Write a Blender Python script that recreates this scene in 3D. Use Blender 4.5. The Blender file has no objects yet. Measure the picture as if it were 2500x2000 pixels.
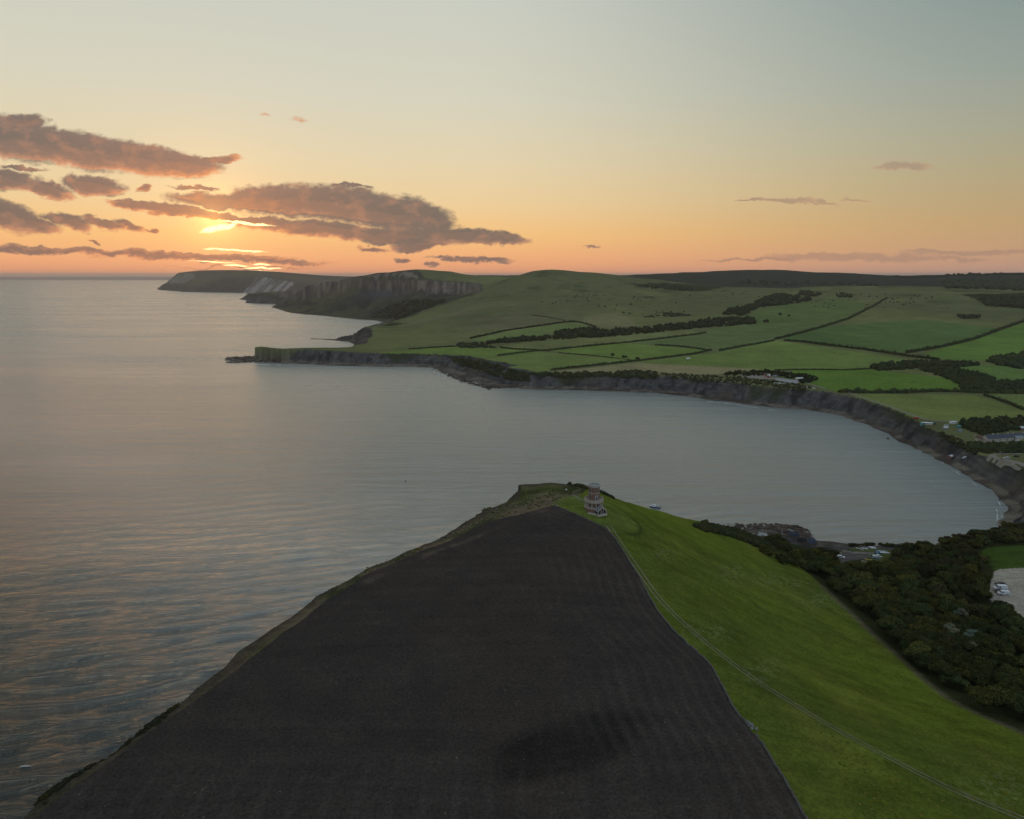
import bpy, bmesh, math, random
import numpy as np
from mathutils import Vector, Matrix

# ------------------------------------------------------------------ camera
H_CAM = 165.0
F = 1700.0
PITCH = math.atan(328.0 / 1700.0)
ST, CT = math.sin(PITCH), math.cos(PITCH)
scene = bpy.context.scene
COL = scene.collection
cam_d = bpy.data.cameras.new("camera")
cam = bpy.data.objects.new("camera", cam_d)
COL.objects.link(cam)
cam.location = (0, 0, H_CAM)
cam.rotation_euler = (math.pi / 2 - PITCH, 0, 0)
cam_d.sensor_fit = 'HORIZONTAL'
cam_d.sensor_width = 36.0
cam_d.lens = 36.0 * F / 2500.0
cam_d.clip_start = 1.0
cam_d.clip_end = 200000.0
scene.camera = cam
scene.view_settings.view_transform = 'Standard'
scene.view_settings.look = 'None'
scene.view_settings.exposure = 0.0
scene.view_settings.gamma = 1.0

def ray(px, py):
    dx = np.asarray(px, float) - 1250.0
    v = 1000.0 - np.asarray(py, float)
    return dx, F * CT + v * ST, -F * ST + v * CT
def P(px, py, z):
    x, y, w = ray(px, py)
    t = (z - H_CAM) / w
    return (float(x * t), float(y * t), float(z))
def Q(px, py, Y):
    x, y, w = ray(px, py)
    t = Y / y
    return (float(x * t), float(Y), float(H_CAM + w * t))
def proj(x, y, z):
    dz = z - H_CAM
    d = y * CT - dz * ST
    v = y * ST + dz * CT
    d = np.where(d > 1e-3, d, 1e-3)
    return 1250 + F * x / d, 1000 - F * v / d
def lin(r, g, b):
    f = lambda c: (c / 255 / 12.92) if c / 255 <= .04045 else ((c / 255 + .055) / 1.055) ** 2.4
    return (f(r), f(g), f(b), 1.0)

# ------------------------------------------------------------------ sun lamp
SUN_AZ = math.atan((545 - 1250) / 1700.0)          # left of the view axis
SUN_EL = math.radians(4.2)
sun_d = bpy.data.lights.new("sun", 'SUN')
sun = bpy.data.objects.new("sun", sun_d)
COL.objects.link(sun)
sun_d.energy = 0.05
sun_d.angle = math.radians(24)
sun_d.color = (1.0, 0.62, 0.36)
sdir = Vector((math.sin(SUN_AZ) * math.cos(SUN_EL), math.cos(SUN_AZ) * math.cos(SUN_EL), math.sin(SUN_EL)))
sun.rotation_euler = sdir.to_track_quat('Z', 'Y').to_euler()
sun.location = (0, 0, 400)

# ------------------------------------------------------------------ node helper
class NT:
    def __init__(s, tree):
        s.t = tree; s.n = tree.nodes; s.l = tree.links
    def new(s, typ, **kw):
        n = s.n.new(typ)
        for k, v in kw.items():
            setattr(n, k, v)
        return n
    def put(s, sock, val):
        if isinstance(val, bpy.types.NodeSocket):
            s.l.new(val, sock)
        elif val is not None:
            sock.default_value = val
    def math(s, op, a, b=None, c=None, clamp=False):
        n = s.new('ShaderNodeMath', operation=op, use_clamp=clamp)
        s.put(n.inputs[0], a)
        if b is not None: s.put(n.inputs[1], b)
        if c is not None: s.put(n.inputs[2], c)
        return n.outputs[0]
    def vmath(s, op, a, b=None, scale=None):
        n = s.new('ShaderNodeVectorMath', operation=op)
        s.put(n.inputs[0], a)
        if b is not None: s.put(n.inputs[1], b)
        if scale is not None: s.put(n.inputs[3], scale)
        return n.outputs[1] if op in ('LENGTH', 'DOT_PRODUCT', 'DISTANCE') else n.outputs[0]
    def mix(s, f, a, b, mode='MIX'):
        n = s.new('ShaderNodeMix', data_type='RGBA', blend_type=mode)
        s.put(n.inputs['Factor'], f)
        s.put(n.inputs[6], a); s.put(n.inputs[7], b)
        return n.outputs[2]
    def ramp(s, f, stops, interp='LINEAR'):
        n = s.new('ShaderNodeValToRGB')
        cr = n.color_ramp; cr.interpolation = interp
        while len(cr.elements) < len(stops): cr.elements.new(0.5)
        for e, (p, c) in zip(cr.elements, stops):
            e.position = p; e.color = c
        s.put(n.inputs[0], f)
        return n.outputs[0]
    def maprange(s, v, a, b, c=0.0, d=1.0, smooth=False):
        n = s.new('ShaderNodeMapRange', clamp=True)
        if smooth: n.interpolation_type = 'SMOOTHSTEP'
        s.put(n.inputs[0], v)
        for i, q in enumerate((a, b, c, d)): s.put(n.inputs[i + 1], q)
        return n.outputs[0]
    def noise(s, vec, scale, detail=4.0, rough=0.5, dist=0.0, color=False):
        n = s.new('ShaderNodeTexNoise')
        s.put(n.inputs['Vector'], vec)
        n.inputs['Scale'].default_value = scale
        n.inputs['Detail'].default_value = detail
        n.inputs['Roughness'].default_value = rough
        n.inputs['Distortion'].default_value = dist
        return n.outputs[1 if color else 0]
    def mapping(s, vec, loc=(0, 0, 0), rot=(0, 0, 0), scale=(1, 1, 1), typ='POINT'):
        n = s.new('ShaderNodeMapping', vector_type=typ)
        s.put(n.inputs[0], vec)
        n.inputs[1].default_value = loc
        n.inputs[2].default_value = rot
        n.inputs[3].default_value = scale
        return n.outputs[0]
    def xyz(s, x, y, z=0.0):
        n = s.new('ShaderNodeCombineXYZ')
        s.put(n.inputs[0], x); s.put(n.inputs[1], y); s.put(n.inputs[2], z)
        return n.outputs[0]

# ------------------------------------------------------------------ sky (world)
def uv_of(px, py):
    x, y, z = ray(px, py)
    return float(x / y), float(z / y)

def ellipse_group(name, ells):
    g = bpy.data.node_groups.new(name, 'ShaderNodeTree')
    g.interface.new_socket('Vector', in_out='INPUT', socket_type='NodeSocketVector')
    g.interface.new_socket('Value', in_out='OUTPUT', socket_type='NodeSocketFloat')
    n = NT(g)
    gi = n.new('NodeGroupInput'); go = n.new('NodeGroupOutput')
    cur = None
    for e in ells:
        cx, cy, rx, ry = e[:4]
        rot = e[4] if len(e) > 4 else 0.0
        wt = e[5] if len(e) > 5 else 1.0
        u, v = uv_of(cx, cy)
        m = n.mapping(gi.outputs[0], loc=(u, v, 0), rot=(0, 0, -math.radians(rot)),
                      scale=(rx * 1.45 / 1700, ry * 1.45 / 1700, 1), typ='TEXTURE')
        gr = n.new('ShaderNodeTexGradient', gradient_type='SPHERICAL')
        n.put(gr.inputs[0], m)
        val = gr.outputs[1]
        if wt != 1.0: val = n.math('MULTIPLY', val, wt)
        cur = val if cur is None else n.math('SMOOTH_MAX', cur, val, 0.08)
    n.put(go.inputs[0], cur)
    return g

CLOUDS = [
    # upper left bank
    (-60, 330, 170, 44, 4), (60, 345, 170, 44, 8), (190, 365, 150, 42, 9), (330, 385, 150, 38, 8),
    (440, 402, 90, 28, 6), (530, 388, 55, 9, 0), (50, 300, 60, 18, 0),
    # second left
    (-10, 440, 110, 24, 5), (110, 462, 80, 15, 8), (232, 452, 75, 20, 8), (50, 412, 60, 7, 4, .8), (350, 465, 16, 9, 0),
    # third left
    (10, 525, 100, 36, 14), (85, 545, 55, 18, 10), (160, 538, 60, 15, 20), (250, 545, 65, 11, 10), (318, 550, 40, 10, 16), (375, 562, 16, 5, 0),
    # centre
    (560, 490, 150, 20, 2), (700, 490, 150, 36, 4), (830, 500, 170, 42, 6), (960, 522, 150, 38, 9), (1040, 540, 65, 22, 10),
    (330, 502, 60, 12, 6), (430, 515, 140, 12, 7), (590, 533, 170, 11, 6), (790, 560, 200, 18, 5),
    (950, 575, 190, 20, 3), (1130, 575, 130, 18, 3), (1220, 582, 70, 12, 4), (1040, 598, 80, 9, -4), (1000, 604, 40, 10, -10),
    (470, 458, 60, 6, 0, .8), (860, 455, 45, 6, 5, .75),
    (915, 608, 38, 7, 6), (988, 634, 22, 6, 0), (1062, 642, 16, 6, 0), (1150, 633, 90, 6, 4), (232, 588, 20, 4, 15),
    # low stratus over the sea
    (60, 612, 330, 8.5, 2, .85), (330, 620, 330, 8.5, 3, .85), (560, 629, 230, 9, 3, .85), (700, 639, 130, 6, 3, .8), (600, 652, 220, 3, 0, .7),
    # right
    (2195, 407, 72, 8, 0), (1930, 492, 80, 6, 3), (1825, 487, 40, 3, 0), (2010, 497, 40, 4, 4), (2095, 488, 28, 3, 0, .8),
    (1870, 631, 150, 4, 0), (2050, 629, 160, 11, 1), (2180, 633, 170, 8, 0), (2300, 634, 120, 6, 0), (2400, 617, 190, 7, -1),
    (1445, 601, 26, 3, 3, .8), (640, 283, 34, 7, 8, .36), (725, 295, 30, 8, 10, .40),
]
BRIGHT = [(525, 558, 40, 8, -12), (560, 553, 22, 6, -20), (600, 545, 80, 4, 6, .85), (575, 611, 90, 2.6, 3, .9), (520, 640, 70, 2, 3, .75), (575, 648, 40, 2.6, 2, .85),
          (640, 655, 60, 3, 0, .85), (590, 664, 80, 4, 0, .9), (640, 646, 30, 2.5, 0, .8)]

world = bpy.data.worlds.new("World")
scene.world = world
world.use_nodes = True
wn = NT(world.node_tree)
wn.n.clear()
tc = wn.new('ShaderNodeTexCoord')
D = tc.outputs['Generated']
sep = wn.new('ShaderNodeSeparateXYZ'); wn.put(sep.inputs[0], D)
dx, dy, dz = sep.outputs
elev = wn.math('ARCSINE', dz)                         # radians
eln = wn.math('DIVIDE', elev, math.radians(90))       # 0..1
SUNV = (sdir.x, sdir.y, sdir.z)
hx = wn.vmath('NORMALIZE', wn.xyz(dx, dy, 0.0))
azc = wn.vmath('DOT_PRODUCT', hx, (math.sin(SUN_AZ), math.cos(SUN_AZ), 0))
az = wn.math('ARCCOSINE', wn.math('MINIMUM', azc, 0.99999))   # azimuth distance from the sun
def st(rows):
    return [(math.radians(e) / math.radians(90), lin(*c)) for e, c in rows]
near_r = wn.ramp(eln, st([(0, (238, 158, 118)), (1.2, (248, 176, 122)), (3.0, (250, 196, 128)), (5.5, (240, 208, 156)), (8.5, (230, 212, 174)),
                          (13, (215, 211, 190)), (20, (202, 205, 194)), (38, (178, 184, 178)), (90, (166, 174, 178))]))
far_r = wn.ramp(eln, st([(0, (192, 150, 132)), (1.5, (196, 156, 122)), (3.5, (190, 160, 116)), (6.5, (176, 163, 128)), (9.5, (162, 163, 142)),
                         (13, (146, 157, 149)), (20, (116, 138, 141)), (38, (120, 140, 154)), (90, (160, 176, 192))]))
facaz = wn.maprange(az, math.radians(16), math.radians(64), 0, 1, smooth=True)
base = wn.mix(facaz, near_r, far_r)
# the sky texture gives the part of the dome behind the camera its dusk blue
sky = wn.new('ShaderNodeTexSky', sky_type='NISHITA')
sky.sun_disc = False
sky.sun_elevation = SUN_EL
sky.sun_rotation = SUN_AZ
sky.dust_density = 2.0
skyc = wn.mix(1.0, wn.mix(1.0, sky.outputs[0], (0.10, 0.10, 0.10, 1), 'MULTIPLY'), lin(176, 186, 200), 'ADD')
back = wn.maprange(az, math.radians(75), math.radians(120), 0, 0.9, smooth=True)
base = wn.mix(back, base, skyc)
# glow round the sun
cosg = wn.vmath('DOT_PRODUCT', D, SUNV)
ang = wn.math('ARCCOSINE', wn.math('MINIMUM', cosg, 0.999999))
g1 = wn.math('EXPONENT', wn.math('MULTIPLY', ang, -16.0))
g2 = wn.math('EXPONENT', wn.math('MULTIPLY', ang, -60.0))
glow = wn.mix(1.0, wn.mix(1.0, (0.34, 0.13, 0.02, 1), g1, 'MULTIPLY'), wn.mix(1.0, (1.1, 0.62, 0.14, 1), g2, 'MULTIPLY'), 'ADD')
# cloud plane coordinates: tangents of azimuth and elevation
dyp = wn.math('MAXIMUM', dy, 0.02)
U = wn.math('DIVIDE', dx, dyp); V = wn.math('DIVIDE', dz, dyp)
UV = wn.xyz(U, V)
UVs = wn.mapping(UV, scale=(1.0, 1.7, 1.0))
n1 = wn.noise(UVs, 26.0, 8.0, 0.66, 0.3, color=True)
n2 = wn.noise(UVs, 9.0, 2.0, 0.5, 0.0, color=True)
off = wn.vmath('ADD', wn.vmath('MULTIPLY', wn.vmath('SUBTRACT', n1, (0.5, 0.5, 0.5)), (0.042, 0.026, 0)),
               wn.vmath('MULTIPLY', wn.vmath('SUBTRACT', n2, (0.5, 0.5, 0.5)), (0.05, 0.010, 0)))
W = wn.vmath('ADD', UV, off)
gc = ellipse_group('cloud_shapes', CLOUDS)
def grp(g, vec):
    n = wn.new('ShaderNodeGroup'); n.node_tree = g
    wn.put(n.inputs[0], vec)
    return n.outputs[0]
fine = wn.noise(UVs, 85.0, 6.0, 0.66)
d0 = wn.math('ADD', grp(gc, W), wn.math('MULTIPLY', wn.math('SUBTRACT', fine, 0.5), 0.34))
d1 = grp(gc, wn.vmath('ADD', W, (-0.003, -0.0090, 0)))
mask = wn.maprange(d0, 0.17, 0.44, 0, 1, smooth=True)
thick = wn.maprange(d0, 0.30, 0.75, 0, 1)
under = wn.maprange(wn.math('SUBTRACT', d0, d1), 0.05, 0.26, 0, 1, smooth=True)   # the side turned to the low sun
nsun = wn.math('EXPONENT', wn.math('MULTIPLY', ang, -8.0))
grey = wn.mix(nsun, wn.mix(wn.maprange(U, 0.0, 0.40), lin(106, 101, 98), lin(158, 132, 120)), lin(180, 128, 106))
litc = wn.mix(nsun, lin(214, 150, 118), lin(255, 152, 84))
rim = wn.maprange(d0, 0.30, 0.66, 1, 0.16, smooth=True)
ccol = wn.mix(wn.math('MULTIPLY', wn.math('MULTIPLY', under, rim), wn.maprange(nsun, 0.01, 0.30, 0.45, 1.0)), grey, litc)
puff = wn.noise(UVs, 40.0, 4.0, 0.55)
ccol = wn.mix(wn.math('MULTIPLY', thick, .28), ccol, wn.mix(1.0, ccol, (.62, .60, .62, 1), 'MULTIPLY'))
ccol = wn.mix(wn.math('MULTIPLY', wn.maprange(puff, 0.50, 0.80, 0, .45), 1.0), ccol, litc)
rgt = wn.maprange(U, 0.1, 0.45, 0.92, 0.50)
alpha = wn.math('MULTIPLY', mask, rgt)
alpha = wn.math('MULTIPLY', alpha, wn.math('GREATER_THAN', dy, 0.05))
veil = wn.mix(alpha, base, ccol)
skyl = wn.mix(wn.maprange(alpha, 0, 1, 1.0, 0.25), veil, wn.mix(1.0, veil, glow, 'ADD'))
gb = ellipse_group('sun_breaks', BRIGHT)
nb = wn.noise(UVs, 60.0, 4.0, 0.6, color=True)
Wb = wn.vmath('ADD', UV, wn.vmath('MULTIPLY', wn.vmath('SUBTRACT', nb, (0.5, 0.5, 0.5)), (0.03, 0.006, 0)))
br = wn.maprange(grp(gb, Wb), 0.25, 0.62, 0, 1, smooth=True)
br = wn.math('MULTIPLY', br, wn.math('GREATER_THAN', dy, 0.05))
skyl = wn.mix(br, skyl, (2.6, 1.75, 0.75, 1))
# below the horizon: dim sea-grey so nothing glows from underneath
skyl = wn.mix(wn.maprange(dz, -0.06, -0.008, 1, 0), skyl, lin(120, 110, 100))
bg = wn.new('ShaderNodeBackground')
wn.put(bg.inputs[0], skyl); bg.inputs[1].default_value = 1.0
wo = wn.new('ShaderNodeOutputWorld')
wn.l.new(bg.outputs[0], wo.inputs[0])
world.cycles.sampling_method = 'MANUAL'
world.cycles.sample_map_resolution = 512

# ------------------------------------------------------------------ numpy noise
def _h(ix, iy, s):
    h = (ix.astype(np.int64) * 374761393 + iy.astype(np.int64) * 668265263 + s * 1442695041) & 0xffffffff
    h = ((h ^ (h >> 13)) * 1274126177) & 0xffffffff
    return ((h ^ (h >> 16)) & 0xffff) / 65535.0
def vnoise(x, y, s=0):
    ix = np.floor(x); iy = np.floor(y)
    fx = x - ix; fy = y - iy
    fx = fx * fx * (3 - 2 * fx); fy = fy * fy * (3 - 2 * fy)
    a = _h(ix, iy, s); b = _h(ix + 1, iy, s); c = _h(ix, iy + 1, s); d = _h(ix + 1, iy + 1, s)
    return (a + (b - a) * fx) * (1 - fy) + (c + (d - c) * fx) * fy
def fbm(x, y, sc, o=4, s=0, g=.5):
    r = 0; a = 1; n = 0
    x = np.asarray(x, float) / sc; y = np.asarray(y, float) / sc
    for i in range(o):
        r = r + a * (vnoise(x, y, s + i * 17) - .5); n += a; a *= g
        x = x * 2.03 + 13.7; y = y * 2.03 + 7.1
    return r / n * 2
def sstep(a, b, x):
    t = np.clip((x - a) / (b - a), 0, 1)
    return t * t * (3 - 2 * t)

# ------------------------------------------------------------------ terrain height
class TPS:
    def __init__(s, pts, S, lam=1e-4):
        p = np.array(pts, float)
        s.S = S; s.p = p[:, :2] / S
        n = len(p)
        K = s.k(s.p, s.p) + lam * np.eye(n)
        A = np.zeros((n + 3, n + 3)); A[:n, :n] = K
        A[:n, n] = 1; A[:n, n + 1:] = s.p; A[n, :n] = 1; A[n + 1:, :n] = s.p.T
        b = np.zeros(n + 3); b[:n] = p[:, 2]
        s.w = np.linalg.solve(A, b)
    def k(s, a, b):
        r2 = ((a[:, None, :] - b[None]) ** 2).sum(2)
        return r2 * np.log(r2 + 1e-12) * .5
    def __call__(s, x, y):
        sh = np.shape(x)
        q = np.stack([np.ravel(x), np.ravel(y)], 1) / s.S
        out = np.empty(len(q)); n = len(s.p)
        for i in range(0, len(q), 40000):
            c = q[i:i + 40000]
            out[i:i + 40000] = s.k(c, s.p) @ s.w[:n] + s.w[n] + c @ s.w[n + 1:]
        return out.reshape(sh)

EDGE_LEFT = [(42, 2000, 75), (146, 1909, 76), (250, 1834, 76), (355, 1767, 77), (480, 1671, 77), (584, 1592, 77), (668, 1529, 77), (730, 1494, 77), (790, 1448, 78),
             (839, 1400, 78), (861, 1372, 78), (906, 1342, 78), (981, 1322, 77), (1045, 1312, 77), (1089, 1294, 77), (1170, 1252, 78), (1240, 1222, 78),
             (1267, 1197, 80), (1323, 1183, 80.5), (1384, 1183, 80), (1435, 1193, 78)]
EDGE_NORTH = [(1477, 1207, 75), (1508, 1218, 72), (1543, 1229, 68), (1584, 1240, 63), (1623, 1250, 58), (1658, 1261, 53), (1711, 1273, 47), (1772, 1282, 40), (1830, 1297, 33)]
WOOD_EDGE = [(1862, 1314, 29), (1890, 1339, 29), (1925, 1365, 29), (1980, 1406, 31), (2031, 1453, 33), (2078, 1497, 35), (2126, 1543, 37),
             (2187, 1596, 38), (2248, 1653, 40), (2309, 1702, 41), (2390, 1744, 43), (2495, 1789, 45)]
near_pts = [P(*q) for q in EDGE_LEFT + EDGE_NORTH + WOOD_EDGE]
near_pts += [P(*q) for q in [(1351, 1234, 80), (1449, 1245, 80), (1480, 1290, 78), (1609, 1504, 76), (1764, 1679, 74), (1968, 1998, 72),
             (900, 1700, 78), (1400, 1700, 77.5), (700, 1950, 77), (1400, 1990, 74), (1200, 1400, 79.5), (1395, 1205, 80.3),
             (1680, 1330, 61), (1800, 1450, 57), (1900, 1600, 58), (2150, 1750, 57), (2350, 1900, 60),
             (2450, 1440, 32), (2495, 1480, 32), (2430, 1395, 32), (2500, 1392, 32), (2400, 1335, 30), (2500, 1330, 31),
             (2050, 1355, 9), (2150, 1350, 11), (2100, 1340, 8), (2120, 1368, 13), (2060, 1385, 16), (2000, 1326, 3.5), (1870, 1306, 6),
             (2200, 1455, 25), (2100, 1420, 22), (2300, 1560, 31), (2420, 1600, 34), (2200, 1400, 19), (2320, 1370, 24), (2380, 1312, 27), (2460, 1308, 28),
             (2283, 1345, 6), (2235, 1340, 15), (1935, 1308, 6), (1975, 1327, 6)]]
near_pts += [P(*q) for q in [(1780, 1284, 2), (1815, 1288, 2), (1850, 1291, 2), (1900, 1296, 2.5), (1950, 1301, 2.5), (1860, 1300, 4)]]
near_pts += [(150, 60, 52), (160, -150, 60), (60, -150, 80), (-100, -150, 80), (-80, 40, 77), (0, 40, 75), (90, 60, 66), (60, 80, 70), (500, 200, 45), (520, 420, 34), (420, 300, 38), (600, 0, 60), (430, 500, 26), (600, 600, 30)]
near_f = TPS(near_pts, 100., 2e-4)

CT_BAY = [(694, 850, 24), (733, 858, 23), (767, 872, 20), (820, 871, 19), (854, 863, 20), (920, 860, 20), (1011, 868, 18), (1097, 870, 19), (1139, 874, 22), (1206, 888, 23),
          (1250, 901, 23), (1287, 910, 21), (1362, 908.5, 20), (1473, 908.5, 20), (1557, 903.5, 21.5), (1679, 907, 22), (1751, 916, 22), (1820, 922, 22),
          (1890, 934, 21), (1948, 941, 21), (1994, 949, 21), (2064, 968, 20), (2100, 982, 19), (2174, 1002, 19), (2211, 1020, 18), (2239, 1035, 18),
          (2276, 1056, 17), (2323, 1085, 15), (2372, 1108, 12), (2415, 1122, 20), (2452, 1134, 22), (2482, 1145, 22.5)]
far_pts = [P(*q) for q in CT_BAY]
far_pts += [P(*q) for q in [(1300, 850, 30), (1300, 800, 45), (1300, 880, 24), (1700, 880, 27), (1700, 840, 36), (1700, 800, 47), (1700, 760, 65),
            (2100, 960, 20), (2100, 900, 27), (2100, 850, 38), (2100, 800, 55), (2100, 760, 74), (2500, 1120, 23), (2500, 1060, 18), (2500, 1000, 19), (2500, 950, 22), (2500, 900, 28), (2500, 850, 40), (2500, 800, 57),
            (900, 845, 22), (920, 820, 28), (1050, 840, 27), (1050, 800, 40), (893, 799, 40), (905, 806, 38), (900, 822, 33), (872, 838, 22), (950, 800, 33), (840, 850, 21), (1000, 850, 23), (1500, 870, 27), (1500, 820, 39)]]
far_pts += [Q(*q) for q in [(1300, 760, 1890), (1300, 720, 2250), (1300, 690, 2500), (1700, 730, 2350), (2100, 725, 2200), (2500, 750, 1905), (1500, 770, 1850), (1500, 720, 2300), (1150, 770, 1850), (1500, 690, 2600),
            (934, 789, 2460), (1000, 770, 2420), (1097, 734, 2450), (1162, 715, 2500), (1227, 692, 2600), (1276, 672, 2700), (1302, 663, 2750), (1406, 663.7, 2800),
            (1471, 668, 2850), (1552, 678, 2900), (1617, 687, 2900), (1774, 701, 2800), (1960, 703, 2700), (2145, 703, 2600), (2294, 704, 2450), (2386, 711, 2300), (2500, 719, 2100), (2800, 725, 2000),
            (691, 703, 3850), (708, 693, 3780), (767, 689, 3520), (802, 683, 3450), (837, 676, 3350), (907, 679, 3130), (970, 681, 3000), (1046, 683, 2920), (1110, 684, 2950),
            (927, 675, 4300), (987, 666.5, 4300), (1097, 669.5, 4300), (1195, 673.5, 4300), (1276, 671.5, 4200),
            (1591, 679.6, 4000), (1700, 672, 4000), (1811, 663.5, 4000), (1867, 660.5, 4000), (1960, 663.5, 4000), (2071, 667.5, 4000), (2182, 675, 3900), (2294, 676.5, 3800), (2368, 675, 3700), (2500, 672, 3600), (2800, 672, 3500)]]
far_pts += [(-200, 3500, 125), (300, 3400, 110), (900, 3200, 88), (1500, 3100, 85), (2100, 2900, 85), (2600, 2600, 80), (600, 4900, 140), (-500, 4900, 140), (1800, 4900, 140), (3000, 4600, 140), (-1150, 3950, 70), (-900, 4300, 90), (3400, 3000, 90),
            (420, 520, 24), (500, 600, 24), (700, 600, 30), (1000, 800, 32), (1400, 1200, 50), (2000, 1500, 70), (2600, 1900, 95), (900, 400, 50)]
far_pts += [Q(940, 708, 2960), Q(1000, 711, 2880), Q(1060, 713, 2850), Q(1110, 714, 2830), Q(1150, 716, 2760), Q(960, 735, 2820), Q(1040, 735, 2700)]
far_pts += [Q(649, 716, 4300), Q(620, 722, 4280), Q(680, 726, 4150)]
far_f = TPS(far_pts, 500., 1e-4)

# waterline polygon: world x, y, beach width, cliff width
WL = []
def offs(edge, w, b):
    pts = [Vector(P(*q)[:2]) for q in edge]
    out = []
    for i, p in enumerate(pts):
        a = pts[max(i - 1, 0)]; c = pts[min(i + 1, len(pts) - 1)]
        t = (c - a).normalized()
        n = Vector((-t.y, t.x))
        ww = w(i / (len(pts) - 1)) if callable(w) else w
        out.append((p.x + n.x * (ww + b), p.y + n.y * (ww + b), b, ww))
    return out
WL += [(-235, -400, 5, 55), (-160, 20, 5, 55)]
WL += [q for i, q in enumerate(offs(EDGE_LEFT, 52, 4)) if i in (0, 3, 5, 7, 9, 13, 15, 16, 17, 18, 19)]
WL += [q for i, q in enumerate(offs(EDGE_NORTH, lambda s: 46 - 16 * s, 4)) if i in (0, 2, 4, 6)]
def wl(px, py, b, w, z=0):
    x, y, _ = P(px, py, z); WL.append((x, y + (b + w if z else 0), b, w))
for q in [(1765, 1279, 30, 62), (1800, 1281, 36, 58), (1843, 1281, 44, 46), (1913, 1285, 46, 34), (1948, 1287, 42, 20), (1971, 1297, 28, 24), (1983, 1311, 18, 24), (1995, 1319, 14, 26), (2041, 1323, 12, 26),
          (2087, 1330, 6, 16), (2140, 1331, 4, 12), (2200, 1327, 3, 10), (2255, 1328, 3, 14), (2285, 1333, 3, 8), (2310, 1322, 3, 12), (2360, 1309, 4, 12), (2452, 1297, 10, 14), (2445, 1274, 10, 14), (2448, 1258, 10, 14), (2443, 1228, 9, 14),
          (2415, 1202, 9, 13), (2378, 1178, 9, 12), (2341, 1150, 9, 12), (2304, 1128, 9, 12), (2276, 1115, 9, 12), (2241, 1097, 8, 12), (2219, 1085, 5, 12), (2193, 1074, 7, 13), (2156, 1054, 8, 14),
          (2119, 1037, 8, 15), (2041, 1013, 12, 17), (1971, 1001, 14, 19), (1901, 997, 14, 20), (1832, 989, 14, 21), (1774, 980, 14, 22), (1704, 973, 16, 24),
          (1646, 965, 17, 24), (1600, 960, 16, 22), (1500, 955, 16, 20), (1417, 953, 15, 18), (1340, 952, 16, 20), (1278, 950, 18, 24), (1237, 947, 22, 30), (1195, 951, 40, 40), (1167, 942, 38, 44), (1139, 934, 42, 44), (1111, 925, 36, 44),
          (1089, 914, 30, 42), (1072, 903, 24, 36), (1056, 898, 22, 30), (1000, 896, 24, 28), (907, 896, 26, 24), (802, 892, 24, 22), (730, 889, 24, 20), (690, 887, 28, 18), (628, 883, 50, 20), (573, 885, 60, 20),
          (555, 877, 60, 20), (559, 872, 60, 20), (611, 870.5, 60, 20), (668, 869, 20, 16), (688, 852, 3, 11, 23), (733, 850.5, 3, 11, 22), (790, 850, 3, 11, 20), (838, 849, 3, 12, 19), (868, 843, 6, 18), (850, 834, 20, 20),
          (762, 827.5, 30, 20), (762, 826.3, 30, 20), (863, 829, 10, 32), (872, 815, 3, 32), (889, 799, 3, 28), (912, 794, 4, 20), (934, 788, 5, 40), (920, 783, 6, 150), (872, 780, 12, 320), (785, 771, 14, 420),
          (743, 768, 14, 470), (708, 764, 14, 470), (685, 757, 12, 320), (663, 750, 10, 220), (675, 743, 4, 60), (600, 740, 4, 50), (602, 733, 4, 50)]:
    wl(*q)
WL += [(-1900, 4900, 5, 60), (-1900, 5600, 5, 60), (9000, 5600, 5, 50), (9000, -400, 5, 50)]
WLa = np.array(WL)

def coast(x, y):
    """signed inland distance and the nearest beach / cliff widths"""
    sh = np.shape(x); x = np.ravel(x); y = np.ravel(y)
    best = np.full(x.shape, 1e12); bb = np.zeros(x.shape); ww = np.zeros(x.shape)
    ins = np.zeros(x.shape, bool)
    n = len(WLa)
    for i in range(n):
        x0, y0, b0, w0 = WLa[i]; x1, y1, b1, w1 = WLa[(i + 1) % n]
        ex, ey = x1 - x0, y1 - y0
        L2 = ex * ex + ey * ey
        t = np.clip(((x - x0) * ex + (y - y0) * ey) / L2, 0, 1)
        d2 = (x - x0 - t * ex) ** 2 + (y - y0 - t * ey) ** 2
        m = d2 < best
        best[m] = d2[m]; tm = t[m]
        bb[m] = b0 + (b1 - b0) * tm; ww[m] = w0 + (w1 - w0) * tm
        if y0 != y1:
            c = ((y0 > y) != (y1 > y)) & (x < (x1 - x0) * (y - y0) / (y1 - y0) + x0)
            ins ^= c
    d = np.sqrt(best); d = np.where(ins, d, -d)
    return d.reshape(sh), bb.reshape(sh), ww.reshape(sh)

def land(x, y):
    x = np.asarray(x, float); y = np.asarray(y, float)
    k = np.maximum(sstep(470, 600, y), sstep(520, 680, x))
    n = np.zeros(x.shape); f = np.zeros(x.shape)
    m = k < 1; n[m] = near_f(np.clip(x[m], -400, 700), np.clip(y[m], -300, 700))
    m = k > 0; f[m] = far_f(x[m], np.maximum(y[m], 380))
    return n * (1 - k) + f * k

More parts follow.
